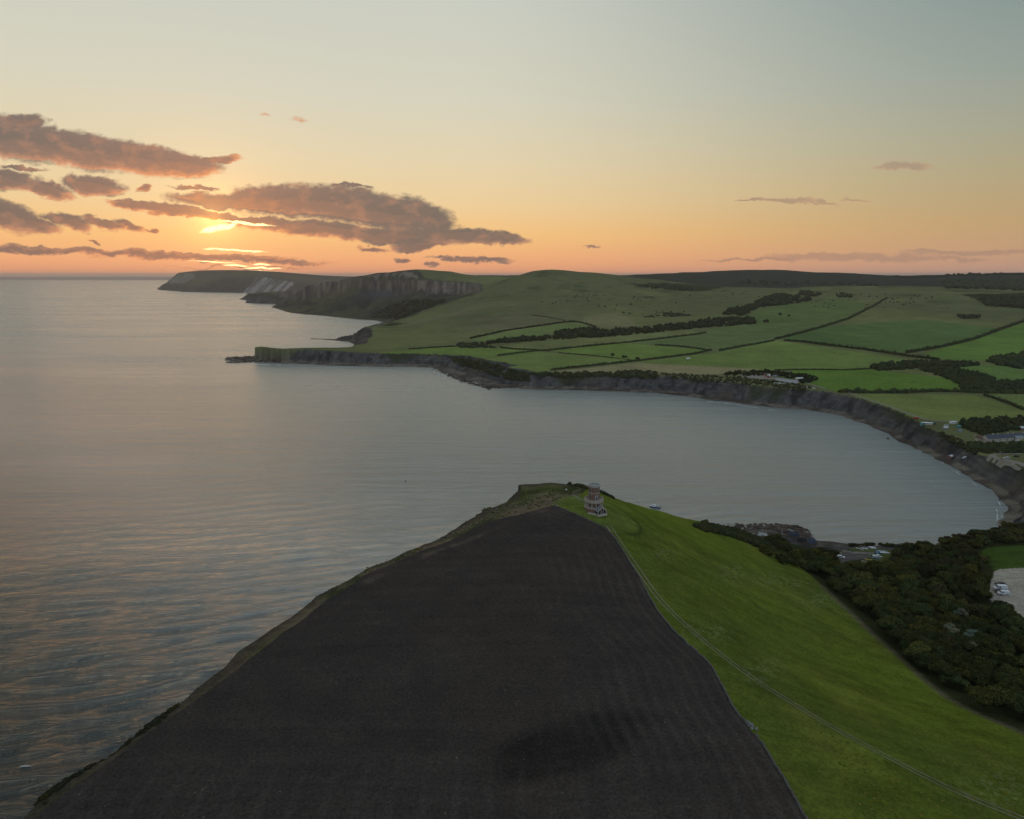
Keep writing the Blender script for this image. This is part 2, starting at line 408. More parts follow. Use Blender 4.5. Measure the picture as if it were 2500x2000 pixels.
def terrain(x, y, full=False):
    x = np.asarray(x, float); y = np.asarray(y, float)
    R = np.hypot(x, y)
    L = land(x, y)
    farm = sstep(550, 900, R)
    L = L + fbm(x, y, 260, 3, 5) * 2.5 * farm * sstep(900, 1600, R) + fbm(x, y, 90, 3, 9) * .8 * farm
    L = L + fbm(x, y, 30, 3, 11) * 0.35 * (1 - farm)
    hill = sstep(1900, 2600, R)
    L = L + fbm(x, y, 420, 4, 35) * 10 * hill * sstep(60, 120, L) + fbm(x, y, 150, 3, 37) * 5 * hill
    d, b, w = coast(x, y)
    nearc = 1 - sstep(380, 560, R)
    d = d + fbm(x, y, 34, 4, 21) * (1.5 + 4.5 * (1 - nearc)) * np.where(d < b + w * 1.2, 1, .5) \
          + fbm(x, y, 9, 3, 27) * (1.0 + 1.6 * (1 - nearc)) * np.where(b > 12, 1.4, 1)
    u = (d - b) / w
    L = L + (fbm(x, y, 13, 3, 13) * .75) * (1 - farm) * (1 - sstep(6, 20, d - b - w)) * (x < 22) * sstep(-60, 60, y)
    gad = sstep(100, 200, w)
    prof = np.clip(u, 0, 1) ** 0.9
    pg = np.where(u < .80, .56 * np.clip(u / .80, 0, 1) ** 1.1, np.where(u < .88, .56 + .40 * (u - .80) / .08, .96 + .04 * (u - .88) / .12))
    prof = prof * (1 - gad) + np.clip(pg, 0, 1) * gad
    beach = np.clip(d / np.maximum(b, 1), 0, 1) * 1.6 + fbm(x, y, 4, 3, 41) * np.where(b > 25, 2.2, .25) * (d > 0)
    rock = (u > 0) & (u < 1)
    rough = np.where(rock, (fbm(x, y, 14, 4, 51) * 1.8 - np.abs(fbm(x, y, 120, 4, 57)) * 70 * gad + fbm(x, y, 40, 3, 59) * 14 * gad) * np.sin(np.pi * np.clip(u, 0, 1)), 0)
    z = beach + (L - 1.6) * prof + rough
    z = np.where(u >= 1, L, z)
    z = np.where((u > 0) & (u < 1), np.maximum(z, 1.3), z)
    z = np.where(d <= 0, np.maximum(d * .12, -6), z)
    if full: return z, d, b, w, u
    return z

def hit(pxs, pys):
    """where the view rays meet the ground"""
    pxs = np.asarray(pxs, float); pys = np.asarray(pys, float)
    rx, ry, rz = ray(pxs, pys)
    n = np.sqrt(rx ** 2 + ry ** 2)
    ux, uy, uz = rx / n, ry / n, rz / n
    rs = np.geomspace(80, 5300, 260)
    X = ux[:, None] * rs; Y = uy[:, None] * rs; Z = H_CAM + uz[:, None] * rs
    T = terrain(X, Y)
    below = (Z < T) & (T > -.5)
    i = np.argmax(below, 1); ok = below.any(1)
    lo = rs[np.maximum(i - 1, 0)]; hi = rs[i]
    for _ in range(9):
        m = (lo + hi) / 2
        b = (H_CAM + uz * m) < terrain(ux * m, uy * m)
        hi = np.where(b, m, hi); lo = np.where(b, lo, m)
    return [((float(ux[k] * hi[k]), float(uy[k] * hi[k])) if ok[k] else None) for k in range(len(pxs))]
def densify(pts, step):
    out = []
    for a, b in zip(pts[:-1], pts[1:]):
        n = max(1, int(math.hypot(b[0] - a[0], b[1] - a[1]) / step))
        for i in range(n): out.append((a[0] + (b[0] - a[0]) * i / n, a[1] + (b[1] - a[1]) * i / n))
    out.append(pts[-1])
    return out
def drape(px_pts, step=12.0):
    d = densify(px_pts, step)
    h = hit([p[0] for p in d], [p[1] for p in d])
    return [p for p in h if p is not None]
def pip(px, py, poly):
    ins = np.zeros(np.shape(px), bool)
    n = len(poly)
    for i in range(n):
        x0, y0 = poly[i][:2]; x1, y1 = poly[(i + 1) % n][:2]
        if y0 != y1:
            ins ^= ((y0 > py) != (y1 > py)) & (px < (x1 - x0) * (py - y0) / (y1 - y0) + x0)
    return ins
def near_line(x, y, pts):
    best = np.full(np.shape(x), 1e12); bx = np.array(x, float); by = np.array(y, float)
    for a, b in zip(pts[:-1], pts[1:]):
        ex, ey = b[0] - a[0], b[1] - a[1]; L2 = ex * ex + ey * ey + 1e-9
        t = np.clip(((x - a[0]) * ex + (y - a[1]) * ey) / L2, 0, 1)
        qx = a[0] + t * ex; qy = a[1] + t * ey
        d = (x - qx) ** 2 + (y - qy) ** 2
        m = d < best
        best = np.where(m, d, best); bx = np.where(m, qx, bx); by = np.where(m, qy, by)
    return np.sqrt(best), bx, by

# ------------------------------------------------------------------ object helpers
def mesh_np(name, co, faces, cols=None, smooth=True, mat=None, kind=None, parent=None):
    me = bpy.data.meshes.new(name)
    co = np.ascontiguousarray(co, dtype=np.float32); faces = np.ascontiguousarray(faces, dtype=np.int32)
    k = faces.shape[1]
    me.vertices.add(len(co)); me.vertices.foreach_set('co', co.ravel())
    me.loops.add(faces.size); me.loops.foreach_set('vertex_index', faces.ravel())
    me.polygons.add(len(faces))
    me.polygons.foreach_set('loop_start', np.arange(0, faces.size, k, dtype=np.int32))
    me.polygons.foreach_set('use_smooth', np.full(len(faces), smooth, bool))
    me.update(calc_edges=True)
    if cols is not None:
        a = me.color_attributes.new('Albedo', 'FLOAT_COLOR', 'POINT')
        c = np.ones((len(co), 4), np.float32); c[:, :3] = cols
        a.data.foreach_set('color', c.ravel())
    if mat: me.materials.append(mat)
    o = bpy.data.objects.new(name, me); COL.objects.link(o)
    if kind: o['kind'] = kind
    if parent: o.parent = parent
    return o
def tag(o, label=None, cat=None, group=None, kind=None):
    if label: o['label'] = label
    if cat: o['category'] = cat
    if group: o['group'] = group
    if kind: o['kind'] = kind
    return o
def empty(name, loc, rz=0.0):
    o = bpy.data.objects.new(name, None); COL.objects.link(o)
    o.location = loc; o.rotation_euler = (0, 0, rz); o.empty_display_size = .5
    return o
def bobj(name, bm, m, parent=None, smooth=False):
    me = bpy.data.meshes.new(name)
    bmesh.ops.recalc_face_normals(bm, faces=bm.faces[:])
    bm.to_mesh(me); bm.free()
    if smooth:
        for p in me.polygons: p.use_smooth = True
    me.materials.append(m)
    o = bpy.data.objects.new(name, me); COL.objects.link(o)
    if parent: o.parent = parent
    return o
def box(bm, x0, x1, y0, y1, z0, z1, M=None):
    v = [bm.verts.new((x, y, z)) for z in (z0, z1) for x, y in ((x0, y0), (x1, y0), (x1, y1), (x0, y1))]
    for f in ((0, 3, 2, 1), (4, 5, 6, 7), (0, 1, 5, 4), (1, 2, 6, 5), (2, 3, 7, 6), (3, 0, 4, 7)):
        bm.faces.new([v[i] for i in f])
    if M is not None: bmesh.ops.transform(bm, matrix=M, verts=v)
    return v
def lathe(bm, prof, n=48, cx=0, cy=0, cap=True):
    rings = []
    for r, z in prof:
        rings.append([bm.verts.new((cx + r * math.cos(2 * math.pi * i / n), cy + r * math.sin(2 * math.pi * i / n), z)) for i in range(n)])
    for a, b in zip(rings[:-1], rings[1:]):
        for i in range(n): bm.faces.new((a[i], a[(i + 1) % n], b[(i + 1) % n], b[i]))
    if cap:
        bm.faces.new(rings[0][::-1]); bm.faces.new(rings[-1])
def prism(bm, poly, y0, y1, axis='y'):
    """polygon in x,z extruded along y"""
    a = [bm.verts.new((p[0], y0, p[1])) for p in poly]; b = [bm.verts.new((p[0], y1, p[1])) for p in poly]
    n = len(poly)
    bm.faces.new(a); bm.faces.new(b[::-1])
    for i in range(n): bm.faces.new((a[i], b[i], b[(i + 1) % n], a[(i + 1) % n]))
    return a + b
def copy_tree(o, parent=None):
    c = o.copy(); COL.objects.link(c)
    if parent is not None: c.parent = parent
    for ch in [q for q in CHILD.get(o.name, [])]:
        copy_tree(ch, c)
    return c
CHILD = {}
def register(o):
    CHILD[o.name] = list(o.children)
    for ch in o.children: register(ch)

# ------------------------------------------------------------------ materials
def mat(name, col, rough=.8, nscale=0, namt=.3, metal=0.0, spec=.3):
    m = bpy.data.materials.new(name); m.use_nodes = True
    t = NT(m.node_tree); b = m.node_tree.nodes['Principled BSDF']
    b.inputs['Roughness'].default_value = rough; b.inputs['Metallic'].default_value = metal
    b.inputs['Specular IOR Level'].default_value = spec
    c = (*col, 1) if len(col) == 3 else col
    if nscale:
        tcn = t.new('ShaderNodeTexCoord')
        n = t.noise(tcn.outputs['Object'], nscale, 5, .6)
        f = t.maprange(n, .25, .75, 1 - namt, 1 + namt)
        t.put(b.inputs['Base Color'], t.mix(1.0, c, t.xyz(f, f, f), 'MULTIPLY'))
    else: b.inputs['Base Color'].default_value = c
    return m

def ground_mat(name, scales, bump=.3, bscale=.6, streak=None, bdist=1.0):
    m = bpy.data.materials.new(name); m.use_nodes = True
    t = NT(m.node_tree); b = m.node_tree.nodes['Principled BSDF']
    b.inputs['Roughness'].default_value = 1.0
    b.inputs['Specular IOR Level'].default_value = 0.0
    geo = t.new('ShaderNodeNewGeometry'); pos = geo.outputs['Position']
    at = t.new('ShaderNodeAttribute'); at.attribute_name = 'Albedo'
    c = at.outputs['Color']
    for sc, amt in scales:
        n = t.noise(pos, sc, 5, .6, .3)
        f = t.maprange(n, .28, .72, 1 - amt, 1 + amt)
        c = t.mix(1.0, c, t.xyz(f, f, t.math('POWER', f, .8)), 'MULTIPLY')
    if streak:
        rot, sx, sy, amt = streak
        p2 = t.mapping(pos, rot=(0, 0, math.radians(rot)), scale=(sx, sy, .02))
        n = t.noise(p2, 1.0, 4, .6, .5)
        f = t.maprange(n, .3, .7, 1 - amt, 1 + amt)
        c = t.mix(1.0, c, t.xyz(f, f, f), 'MULTIPLY')
    if name == 'tilled_soil':       # stones and straw lying on the soil
        vn = t.new('ShaderNodeTexVoronoi'); t.put(vn.inputs['Vector'], pos); vn.inputs['Scale'].default_value = .55
        big = t.noise(pos, .06, 3, .5)
        k = t.math('MULTIPLY', t.math('LESS_THAN', vn.outputs['Distance'], .11), t.maprange(t.noise(pos, .4, 2, .5), .56, .60))
        k = t.math('MULTIPLY', k, t.maprange(big, .40, .60, .15, 1))
        c = t.mix(t.math('MULTIPLY', k, .55), c, (.20, .18, .14, 1))
    t.put(b.inputs['Base Color'], c)
    bn = t.new('ShaderNodeBump'); bn.inputs['Strength'].default_value = bump; bn.inputs['Distance'].default_value = bdist
    t.put(bn.inputs['Height'], t.noise(pos, bscale, 5, .65))
    t.put(b.inputs['Normal'], bn.outputs[0])
    return m
M_grass = ground_mat('grass_ground', [(1.3, .35), (.25, .16), (.05, .13)], .5, 1.1, (-63, .035, .22, .20))
M_soil = ground_mat('tilled_soil', [(1.8, .4), (.12, .14)], .6, 2.2, (20, .006, .30, .10))
M_farm = ground_mat('farmland_ground', [(.25, .22), (.03, .16), (.008, .10)], .6, .16, None, 2.0)
M_far = ground_mat('far_coast_ground', [(.02, .18), (.004, .12)], .7, .02, None, 12.0)

# ------------------------------------------------------------------ ploughed field outline
PL_PX = [(1351, 1234), (1383, 1247), (1417, 1261), (1445, 1274), (1465, 1282), (1480, 1291), (1496, 1308), (1528, 1357), (1560, 1409), (1606, 1496), (1643, 1542), (1693, 1588), (1735, 1625), (1764, 1679),
         (1793, 1734), (1831, 1780), (1864, 1821), (1894, 1870), (1927, 1925), (1968, 1998), (2015, 2090), (2060, 2200), (1000, 2350), (-80, 2250), (0, 2062), (83, 1997), (167, 1930), (250, 1867), (359, 1788), (434, 1734), (501, 1692), (576, 1640), (651, 1579), (780, 1477),
         (850, 1432), (894, 1404), (956, 1378), (1050, 1337), (1112, 1312), (1189, 1275), (1280, 1254), (1351, 1234)]
def fixp(px, py):
    return P(px, py, float(near_f(*[np.array([q]) for q in P(px, py, 77)[:2]])[0]))[:2]
def onnear(px, py):
    z = 77.0
    for _ in range(6):
        x, y, _z = P(px, py, z); z = .5 * z + .5 * float(near_f(np.array([x]), np.array([y]))[0])
    return (x, y)
PLOUGH = [onnear(*q) for q in PL_PX]

# ------------------------------------------------------------------ land cover (what grows or lies where)
G_HILL = (.062, .067, .030); G_BRIGHT = (.088, .112, .034); G_MID = (.066, .084, .032); G_OLIVE = (.085, .098, .034); STUB = (.135, .118, .062); G_SAT = (.058, .096, .018)
FIELDS = [
 ([(1178, 876), (1320, 859), (1552, 880), (1348, 904), (1295, 911), (1206, 888)], G_BRIGHT),
 ([(1345, 856), (1515, 838), (1600, 844), (1730, 856), (1660, 868), (1552, 880)], (.078, .110, .028)),
 ([(1211, 848), (1270, 838), (1692, 806), (1700, 816), (1519, 837), (1341, 855)], (.084, .092, .036)),
 ([(1519, 837), (1700, 817), (1740, 800), (1848, 790), (2034, 792), (2000, 800), (1893, 831), (1755, 857), (1640, 845)], G_MID),
 ([(1755, 860), (1893, 832), (2071, 856), (2219, 878), (2127, 900), (1893, 903), (1750, 913), (1600, 909), (1473, 907), (1370, 907), (1554, 884)], (.080, .108, .030)),
 ([(1340, 908), (1556, 886), (1690, 893), (1862, 901), (1750, 915), (1473, 911)], STUB),
 ([(1930, 903), (2127, 902), (2330, 926), (2352, 955), (2182, 959), (2049, 957), (1960, 935)], G_SAT),
 ([(2080, 962), (2200, 963), (2376, 964), (2500, 1003), (2500, 1022), (2336, 1032), (2230, 1022), (2174, 1003), (2100, 984)], (.082, .098, .030)),
 ([(2400, 964), (2520, 964), (2520, 1000)], (.074, .094, .030)),
 ([(1908, 829), (1997, 800), (2108, 790), (2257, 781), (2442, 803), (2405, 818), (2312, 844), (2219, 861), (2182, 863)], (.050, .078, .026)),
 ([(2257, 863), (2331, 842), (2405, 820), (2520, 782), (2520, 863), (2405, 881), (2294, 877)], (.066, .104, .024)),
 ([(2294, 896), (2460, 889), (2520, 907), (2520, 935), (2442, 937), (2420, 922)], (.062, .096, .026)),
 ([(920, 860), (1000, 855), (1061, 849), (1130, 847), (1211, 851), (1292, 856), (1325, 859), (1162, 875), (1104, 869), (1000, 868)], (.078, .108, .028)),
 ([(1149, 831), (1243, 809), (1380, 790), (1422, 790), (1438, 799), (1357, 808), (1292, 825), (1195, 834)], (.076, .098, .032)),
 ([(1430, 772), (1500, 764), (1540, 776), (1556, 796), (1480, 802), (1415, 790)], (.092, .088, .042)),
 ([(1700, 770), (1800, 775), (1900, 745), (2050, 730), (2120, 745), (2050, 785), (1850, 792)], (.056, .078, .026)),
]
DARKPATCH = [([(927, 759), (976, 735), (1080, 731), (1091, 737), (993, 776), (959, 784), (907, 778)], (.020, .026, .018)),
             ([(870, 735), (920, 731), (935, 742), (890, 748)], (.020, .026, .018)),
             ([(950, 786), (1000, 788), (960, 798), (920, 797)], (.028, .045, .018)),
             ([(1594, 700), (1650, 694), (1770, 699), (1700, 712), (1600, 708)], (.030, .042, .018)),
             ([(1540, 690), (1640, 692), (1620, 704), (1560, 702)], (.028, .036, .018)),
             ([(2340, 768), (2395, 770), (2390, 778), (2345, 777)], (.026, .040, .016)),
             ([(2350, 722), (2520, 715), (2520, 755), (2420, 748)], (.022, .032, .014)),
             ([(1610, 763), (1660, 762), (1690, 770), (1640, 774)], (.028, .038, .018))]

def cmix(c, col, m):
    m = np.asarray(m)[..., None]
    return c * (1 - m) + np.asarray(col) * m

def albedo(x, y, z, d, b, w, u):
    px, py = proj(x, y, z)
    R = np.hypot(x, y)
    n1 = fbm(x, y, 60, 4, 71); n2 = fbm(x, y, 14, 4, 81); n3 = fbm(x, y, 300, 3, 91)
    c = np.zeros(x.shape + (3,))
    near = R < 640
    # near headland: meadow grass
    g = cmix(np.ones(x.shape + (3,)) * np.array((.108, .140, .018)), (.075, .098, .018), np.clip(n1 * 1.3 + .3, 0, 1))
    g = cmix(g, (.140, .150, .028), np.clip(n2 * 1.5 - .1, 0, 1) * .6)
    strk = fbm(x * .87 + y * .5, (y * .87 - x * .5) * .16, 7, 4, 95)
    g = cmix(g, (.052, .072, .014), np.clip(strk * 1.4 - .05, 0, 1) * .6)
    # the strip of rough ground between soil and cliff, bleached grass in patches
    rough = pip(px, py, [(-300, 2500), (160, 2060), (400, 1828), (560, 1712), (700, 1610), (830, 1510), (890, 1462), (980, 1410), (1130, 1340), (1200, 1300), (1290, 1280), (1352, 1236), (1400, 1216), (1424, 1204), (1432, 1192), (1420, 1150), (900, 1150), (0, 1700), (-600, 2000)]) & near
    gr = cmix(np.ones(x.shape + (3,)) * np.array((.085, .088, .034)), (.040, .046, .020), np.clip(n2 * 2.2 + .3, 0, 1))
    bl = np.clip(fbm(x, y, 22, 4, 101) * 3.0 + .1, 0, 1) * sstep(90, 170, y)
    gr = cmix(gr, (.150, .112, .075), bl * .85)
    gr = cmix(gr, (.150, .120, .080), np.clip(fbm(x, y, 3.5, 3, 103) * 2.4 - .2, 0, 1) * .45)
    ed = d - b - w
    gr = cmix(gr, (.060, .048, .036), (1 - sstep(1.5, 5.0, ed + n2 * 4)) * .85)
    gr = cmix(gr, (.034, .046, .016), np.exp(-((ed - 8 - n1 * 5) / 2.0) ** 2) * .6)
    g = np.where(rough[..., None], gr, g)
    tx, ty = onnear(1449, 1245)
    rt = np.hypot(x - tx, y - ty)
    g = cmix(g, (.105, .135, .030), (1 - sstep(15, 17.5, rt)) * (x > 14) * .8)
    g = cmix(g, (.040, .055, .016), np.exp(-((rt - 17.5) / .8) ** 2) * (x > tx) * .75)
    pth, _, _ = near_line(x, y, LAWN_PATH)
    g = cmix(g, (.17, .165, .12), np.exp(-(pth / .8) ** 2) * .8)
    # daisies / pale flowers in drifts
    for fx, fy, rx_, ry_, a in ((1620, 1355, 30, 14, 0), (1785, 1400, 34, 24, 0), (1870, 1410, 40, 16, 0), (1930, 1425, 40, 14, 0), (2010, 1465, 60, 20, 0), (1735, 1545, 60, 25, 0), (1870, 1640, 60, 30, 0), (2440, 1925, 90, 50, 0)):
        fm = np.exp(-(((px - fx) / rx_) ** 2 + ((py - fy) / ry_) ** 2))
        sp = (_h(np.floor(x * 1.4), np.floor(y * 1.4), 7) > .72)
        g = cmix(g, (.26, .28, .15), fm * sp * .32)
    # woodland floor and gravel by the shore
    we, _, _ = near_line(x, y, WOOD_W)
    wood = (x > np.interp(y, [p[1] for p in WOOD_W][::-1], [p[0] for p in WOOD_W][::-1]))
    g = np.where((wood & near)[..., None], np.array((.030, .036, .014)), g)
    g = cmix(g, (.105, .088, .058), np.exp(-((we - .5) / 1.1) ** 2) * (y < 285) * .75)
    for poly, colr in GROUND_PX:
        g = np.where((pip(px, py, poly) & near)[..., None], np.array(colr), g)
    # farmland
    f = cmix(np.ones(x.shape + (3,)) * np.array(G_HILL), (.074, .080, .032), np.clip(n3 * 1.6 + .35, 0, 1))
    f = cmix(f, (.030, .040, .018), np.clip(fbm(x, y, 110, 5, 111, .6) * 2.6 - .45, 0, 1) * sstep(2000, 2400, R))
    hb = np.exp(-((px - 1150) / 260) ** 2 - ((py - 778) / 34) ** 2) * np.clip(.6 + fbm(x, y, 130, 4, 117) * 1.6, 0, 1)
    f = cmix(f, (.088, .078, .046), hb * .75)  # beige put into the colour for the lit part of the left slope
    terr = np.sin(z * .55 + fbm(x, y, 90, 3, 119) * 7)
    f = cmix(f, (.034, .046, .020), np.clip(terr * 2 - 1.1, 0, 1) * np.clip(fbm(x, y, 260, 3, 123) * 3, 0, 1) * sstep(2050, 2300, R) * .6)
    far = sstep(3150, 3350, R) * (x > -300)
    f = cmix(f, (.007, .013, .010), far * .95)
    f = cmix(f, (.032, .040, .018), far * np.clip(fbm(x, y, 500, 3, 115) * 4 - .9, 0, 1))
    for poly, colr in FIELDS:
        m = pip(px, py, poly) & (R > 640) & (R < 3000)
        f = np.where(m[..., None], np.array(colr), f)
    f = f * 1.9 * (1 + .16 * n1[..., None] + .10 * n3[..., None])
    gp = pip(px + n2 * 10, py + n1 * 4, [(690, 700), (760, 684), (840, 674), (930, 677), (1040, 680), (1176, 694), (1182, 712), (1162, 718), (1097, 737), (1000, 773), (934, 791), (880, 785), (700, 770), (640, 745)]) & (R > 2430)
    band_ = np.interp(px, [690, 760, 837, 907, 1046, 1172], [704, 692, 682, 684, 686, 694])
    lowb = np.interp(px, [690, 760, 872, 976, 1100, 1180], [730, 722, 706, 712, 716, 718])
    gcol = cmix(np.ones(x.shape + (3,)) * np.array((.062, .064, .036)), (.034, .036, .032), np.clip(fbm(x, y, 110, 4, 171, .6) * 2.6 + .3, 0, 1))
    gcol = cmix(gcol, (.100, .094, .052), np.clip(fbm(x, y, 160, 4, 173, .6) * 3.2 - .5, 0, 1) * .8)
    ribs = np.clip(.5 + fbm(px * 1.0, py * .22, 7, 4, 175, .65) * 1.7, 0, 1)
    rockc = cmix(np.ones(x.shape + (3,)) * np.array((.050, .045, .042)), (.175, .140, .112), ribs)
    gcol = cmix(gcol, rockc, sstep(-3, 1, py - band_) * (1 - sstep(-6, 4, py - lowb + fbm(x, y, 55, 4, 177) * 26)))
    f = np.where(gp[..., None], gcol / 1.0, f)
    tm = pip(px, py, [(596, 741), (600, 728), (620, 720), (640, 714), (672, 718), (690, 730), (680, 745)]) & (R > 3300)
    f = np.where(tm[..., None], np.array((.050, .046, .034)), f)
    for poly, colr in DARKPATCH:
        m = pip(px + n2 * 16, py + n1 * 6, poly) & (R > 640)
        f = np.where(m[..., None], np.array(colr), f)
    c = np.where(near[..., None], g, f)
    # cliffs: banded shale, greened over in places, brown slips
    band = .5 + .5 * np.sin(z * 1.5 + fbm(x, y, 90, 3, 121) * 3)
    gadm = sstep(100, 200, w)
    rk = cmix(np.ones(x.shape + (3,)) * np.array((.055, .056, .058)), (.135, .128, .120), band * .5 + n2 * .5)
    gul = fbm(x, y, 8, 3, 125)
    rk = cmix(rk, (.020, .021, .022), np.clip(gul * 2.4, 0, 1) * .8)
    rk = cmix(rk, (.088, .066, .045), np.clip(fbm(x, y, 70, 3, 131) * 2 + (x > 560) * .5 - .2, 0, 1) * .7)
    vg = np.clip(fbm(x, y, 45, 4, 141) * 2.4 + u * 1.7 - 1.05, 0, 1)
    rk = cmix(rk, (.030, .040, .018), vg * .85)
    gk = cmix(np.ones(x.shape + (3,)) * np.array((.095, .095, .052)), (.045, .045, .040), np.clip(fbm(x, y, 120, 4, 151) * 2.5 + .3, 0, 1))
    gk = cmix(gk, (.21, .18, .15), ((u > .76) & (u < .94)) * np.clip(fbm(x, y, 50, 4, 161, .7) * 3.4 + .45, 0, 1) * .85)
    gk = cmix(gk, (.022, .024, .026), np.clip(fbm(x, y, 90, 4, 167, .65) * 3 - .5, 0, 1) * .8)
    gk = np.where((gp | tm)[..., None], np.where(tm[..., None], np.array((.050, .046, .034)), gcol), gk)
    gk = cmix(gk, (.075, .075, .085), np.exp(-((px - 930) / 60) ** 2 - ((py - 718) / 12) ** 2) * .8)
    rk = rk * (1 - gadm[..., None]) + gk * gadm[..., None]
    rc = (u < 1.0) & (u > -0.02) & ((R > 380) | (x < 120))
    c = np.where(rc[..., None], rk, c)
    bc = cmix(np.ones(x.shape + (3,)) * np.array((.145, .128, .104)), (.066, .056, .048), np.clip(n2 * 2.5 + .4 + (z < .5) * .5, 0, 1))
    h2m = pip(px + n2 * 5, py + n1 * 3, [(890, 797), (868, 813), (855, 842), (878, 848), (896, 838), (908, 818), (905, 801)]) & (R > 1500) & (R < 2100) & (u > 0)
    c = np.where(h2m[..., None], cmix(np.ones(x.shape + (3,)) * np.array((.046, .042, .040)), (.085, .074, .062), np.clip(.4 + n2 * 1.6, 0, 1)), c)
    c = np.where(((u <= 0.0) & ((R > 380) | (x < 120)))[..., None], bc, c)
    return np.clip(c, .004, 1)

LAWN_PATH = [onnear(*q) for q in [(1400, 1210), (1412, 1218), (1426, 1226), (1436, 1236)]]
WOOD_W = [P(*q)[:2] for q in WOOD_EDGE]
WOOD_W = [(WOOD_W[0][0], 500)] + WOOD_W + [(150, 60), (155, -200)]
GROUND_PX = [
 ([(2048, 1352), (2056, 1346), (2100, 1352), (2136, 1350), (2132, 1357), (2110, 1366), (2080, 1368), (2052, 1374)], (.095, .088, .085)),   # slip yard
 ([(1985, 1322), (2060, 1330), (2062, 1342), (2054, 1352), (2040, 1348), (2030, 1336), (1990, 1334)], (.175, .155, .125)),
 ([(2062, 1342), (2090, 1348), (2136, 1349), (2134, 1354), (2100, 1352), (2056, 1347)], (.17, .16, .14)),
 ([(2045, 1378), (2052, 1380), (2075, 1392), (2110, 1405), (2108, 1409), (2070, 1396), (2044, 1384)], (.15, .14, .12)),
 ([(2062, 1336), (2095, 1328), (2150, 1330), (2185, 1336), (2182, 1350), (2170, 1362), (2150, 1372), (2120, 1376), (2100, 1374), (2110, 1366), (2138, 1349), (2090, 1347)], (.075, .088, .032)),
 ([(2394, 1345), (2410, 1338), (2540, 1328), (2540, 1386), (2430, 1392), (2420, 1380)], (.048, .082, .016)),
 ([(2427, 1394), (2440, 1390), (2540, 1384), (2580, 1560), (2500, 1515), (2455, 1486), (2418, 1466), (2418, 1430)], (.34, .305, .25)),
]

def polar_patch(a0, a1, na, r0, r1, nr):
    az_ = np.radians(np.linspace(a0, a1, na)); r = np.geomspace(r0, r1, nr)
    A, Rr = np.meshgrid(az_, r)
    return Rr * np.sin(A), Rr * np.cos(A)
def quads(nr, na):
    i = np.arange(nr * na).reshape(nr, na)
    return np.stack([i[:-1, :-1], i[:-1, 1:], i[1:, 1:], i[1:, :-1]], -1).reshape(-1, 4)
def compact(co, f, cols):
    used = np.zeros(len(co), bool); used[f.ravel()] = True
    m = np.cumsum(used) - 1
    return co[used], m[f], cols[used]

# ---- near ground
NA, NR = 1250, 560
X, Y = polar_patch(-62, 58, NA, 45, 640, NR)
dl, bx, by = near_line(X, Y, PLOUGH)
cell = np.hypot(X, Y) * .0032
m = dl < cell
X = np.where(m, bx, X); Y = np.where(m, by, Y)
Z, d, b, w, u = terrain(X, Y, True)
co = np.stack([X, Y, Z], -1).reshape(-1, 3)
cols = albedo(X, Y, Z, d, b, w, u).reshape(-1, 3)
q = quads(NR, NA)
cx = co[q][:, :, 0].mean(1); cy = co[q][:, :, 1].mean(1)
keep = co[q][:, :, 2].max(1) > -1.5
inp = pip(cx, cy, PLOUGH)
a, f, c = compact(co, q[keep & ~inp], cols)
mesh_np('headland', a, f, c, mat=M_grass, kind='structure')
# tilled soil
px, py = proj(co[:, 0], co[:, 1], co[:, 2])
xs, ys = co[:, 0], co[:, 1]
soil = np.ones((len(co), 3)) * np.array((.0510, .0430, .0385))
soil = cmix(soil, (.060, .047, .038), np.clip(fbm(xs, ys, 40, 4, 201) * 1.4 + sstep(20, 60, xs) * .5 - .1, 0, 1) * .8)
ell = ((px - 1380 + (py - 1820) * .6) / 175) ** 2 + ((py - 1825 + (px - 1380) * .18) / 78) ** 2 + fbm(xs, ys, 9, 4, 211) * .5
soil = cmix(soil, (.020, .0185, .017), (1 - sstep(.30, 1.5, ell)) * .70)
dpl = near_line(xs, ys, [onnear(*q_) for q_ in [(1330, 1247), (1210, 1292), (1120, 1325), (1000, 1373), (900, 1418)]])[0]
hdl = near_line(xs, ys, PLOUGH)[0]
rows = np.sin(hdl * 2 * np.pi / 3.2 + fbm(xs, ys, 25, 2, 231) * 1.2) * np.exp(-hdl / 26) * sstep(-20, 30, xs)
soil = cmix(soil, (.074, .063, .056), np.clip(rows * .9 + fbm(xs, ys, 12, 3, 235) * .5, 0, 1) * .75)
rows2 = np.sin(xs * 2 * np.pi / 5.5 + fbm(xs, ys, 40, 2, 241)) * (1 - sstep(95, 135, ys))
soil = cmix(soil, (.075, .066, .060), np.clip(rows2 * 1.2 - .4, 0, 1) * .5)
soil = cmix(soil, (.125, .100, .075), np.exp(-(dpl / 1.6) ** 2) * np.clip(fbm(xs, ys, 6, 4, 221) * 2 + .45, 0, 1) * .75)
for (qx, qy, qr) in ((10, 92, 9), (28, 95, 7), (-12, 112, 10), (33, 122, 8)):
    rr = np.hypot(xs - qx, (ys - qy) * .9)
    soil = cmix(soil, (.050, .043, .038), np.exp(-((rr - qr) / .3) ** 2) * .22)
a, f, c = compact(co, q[keep & inp], soil)
mesh_np('ploughed_field', a, f, c, mat=M_soil, kind='structure')

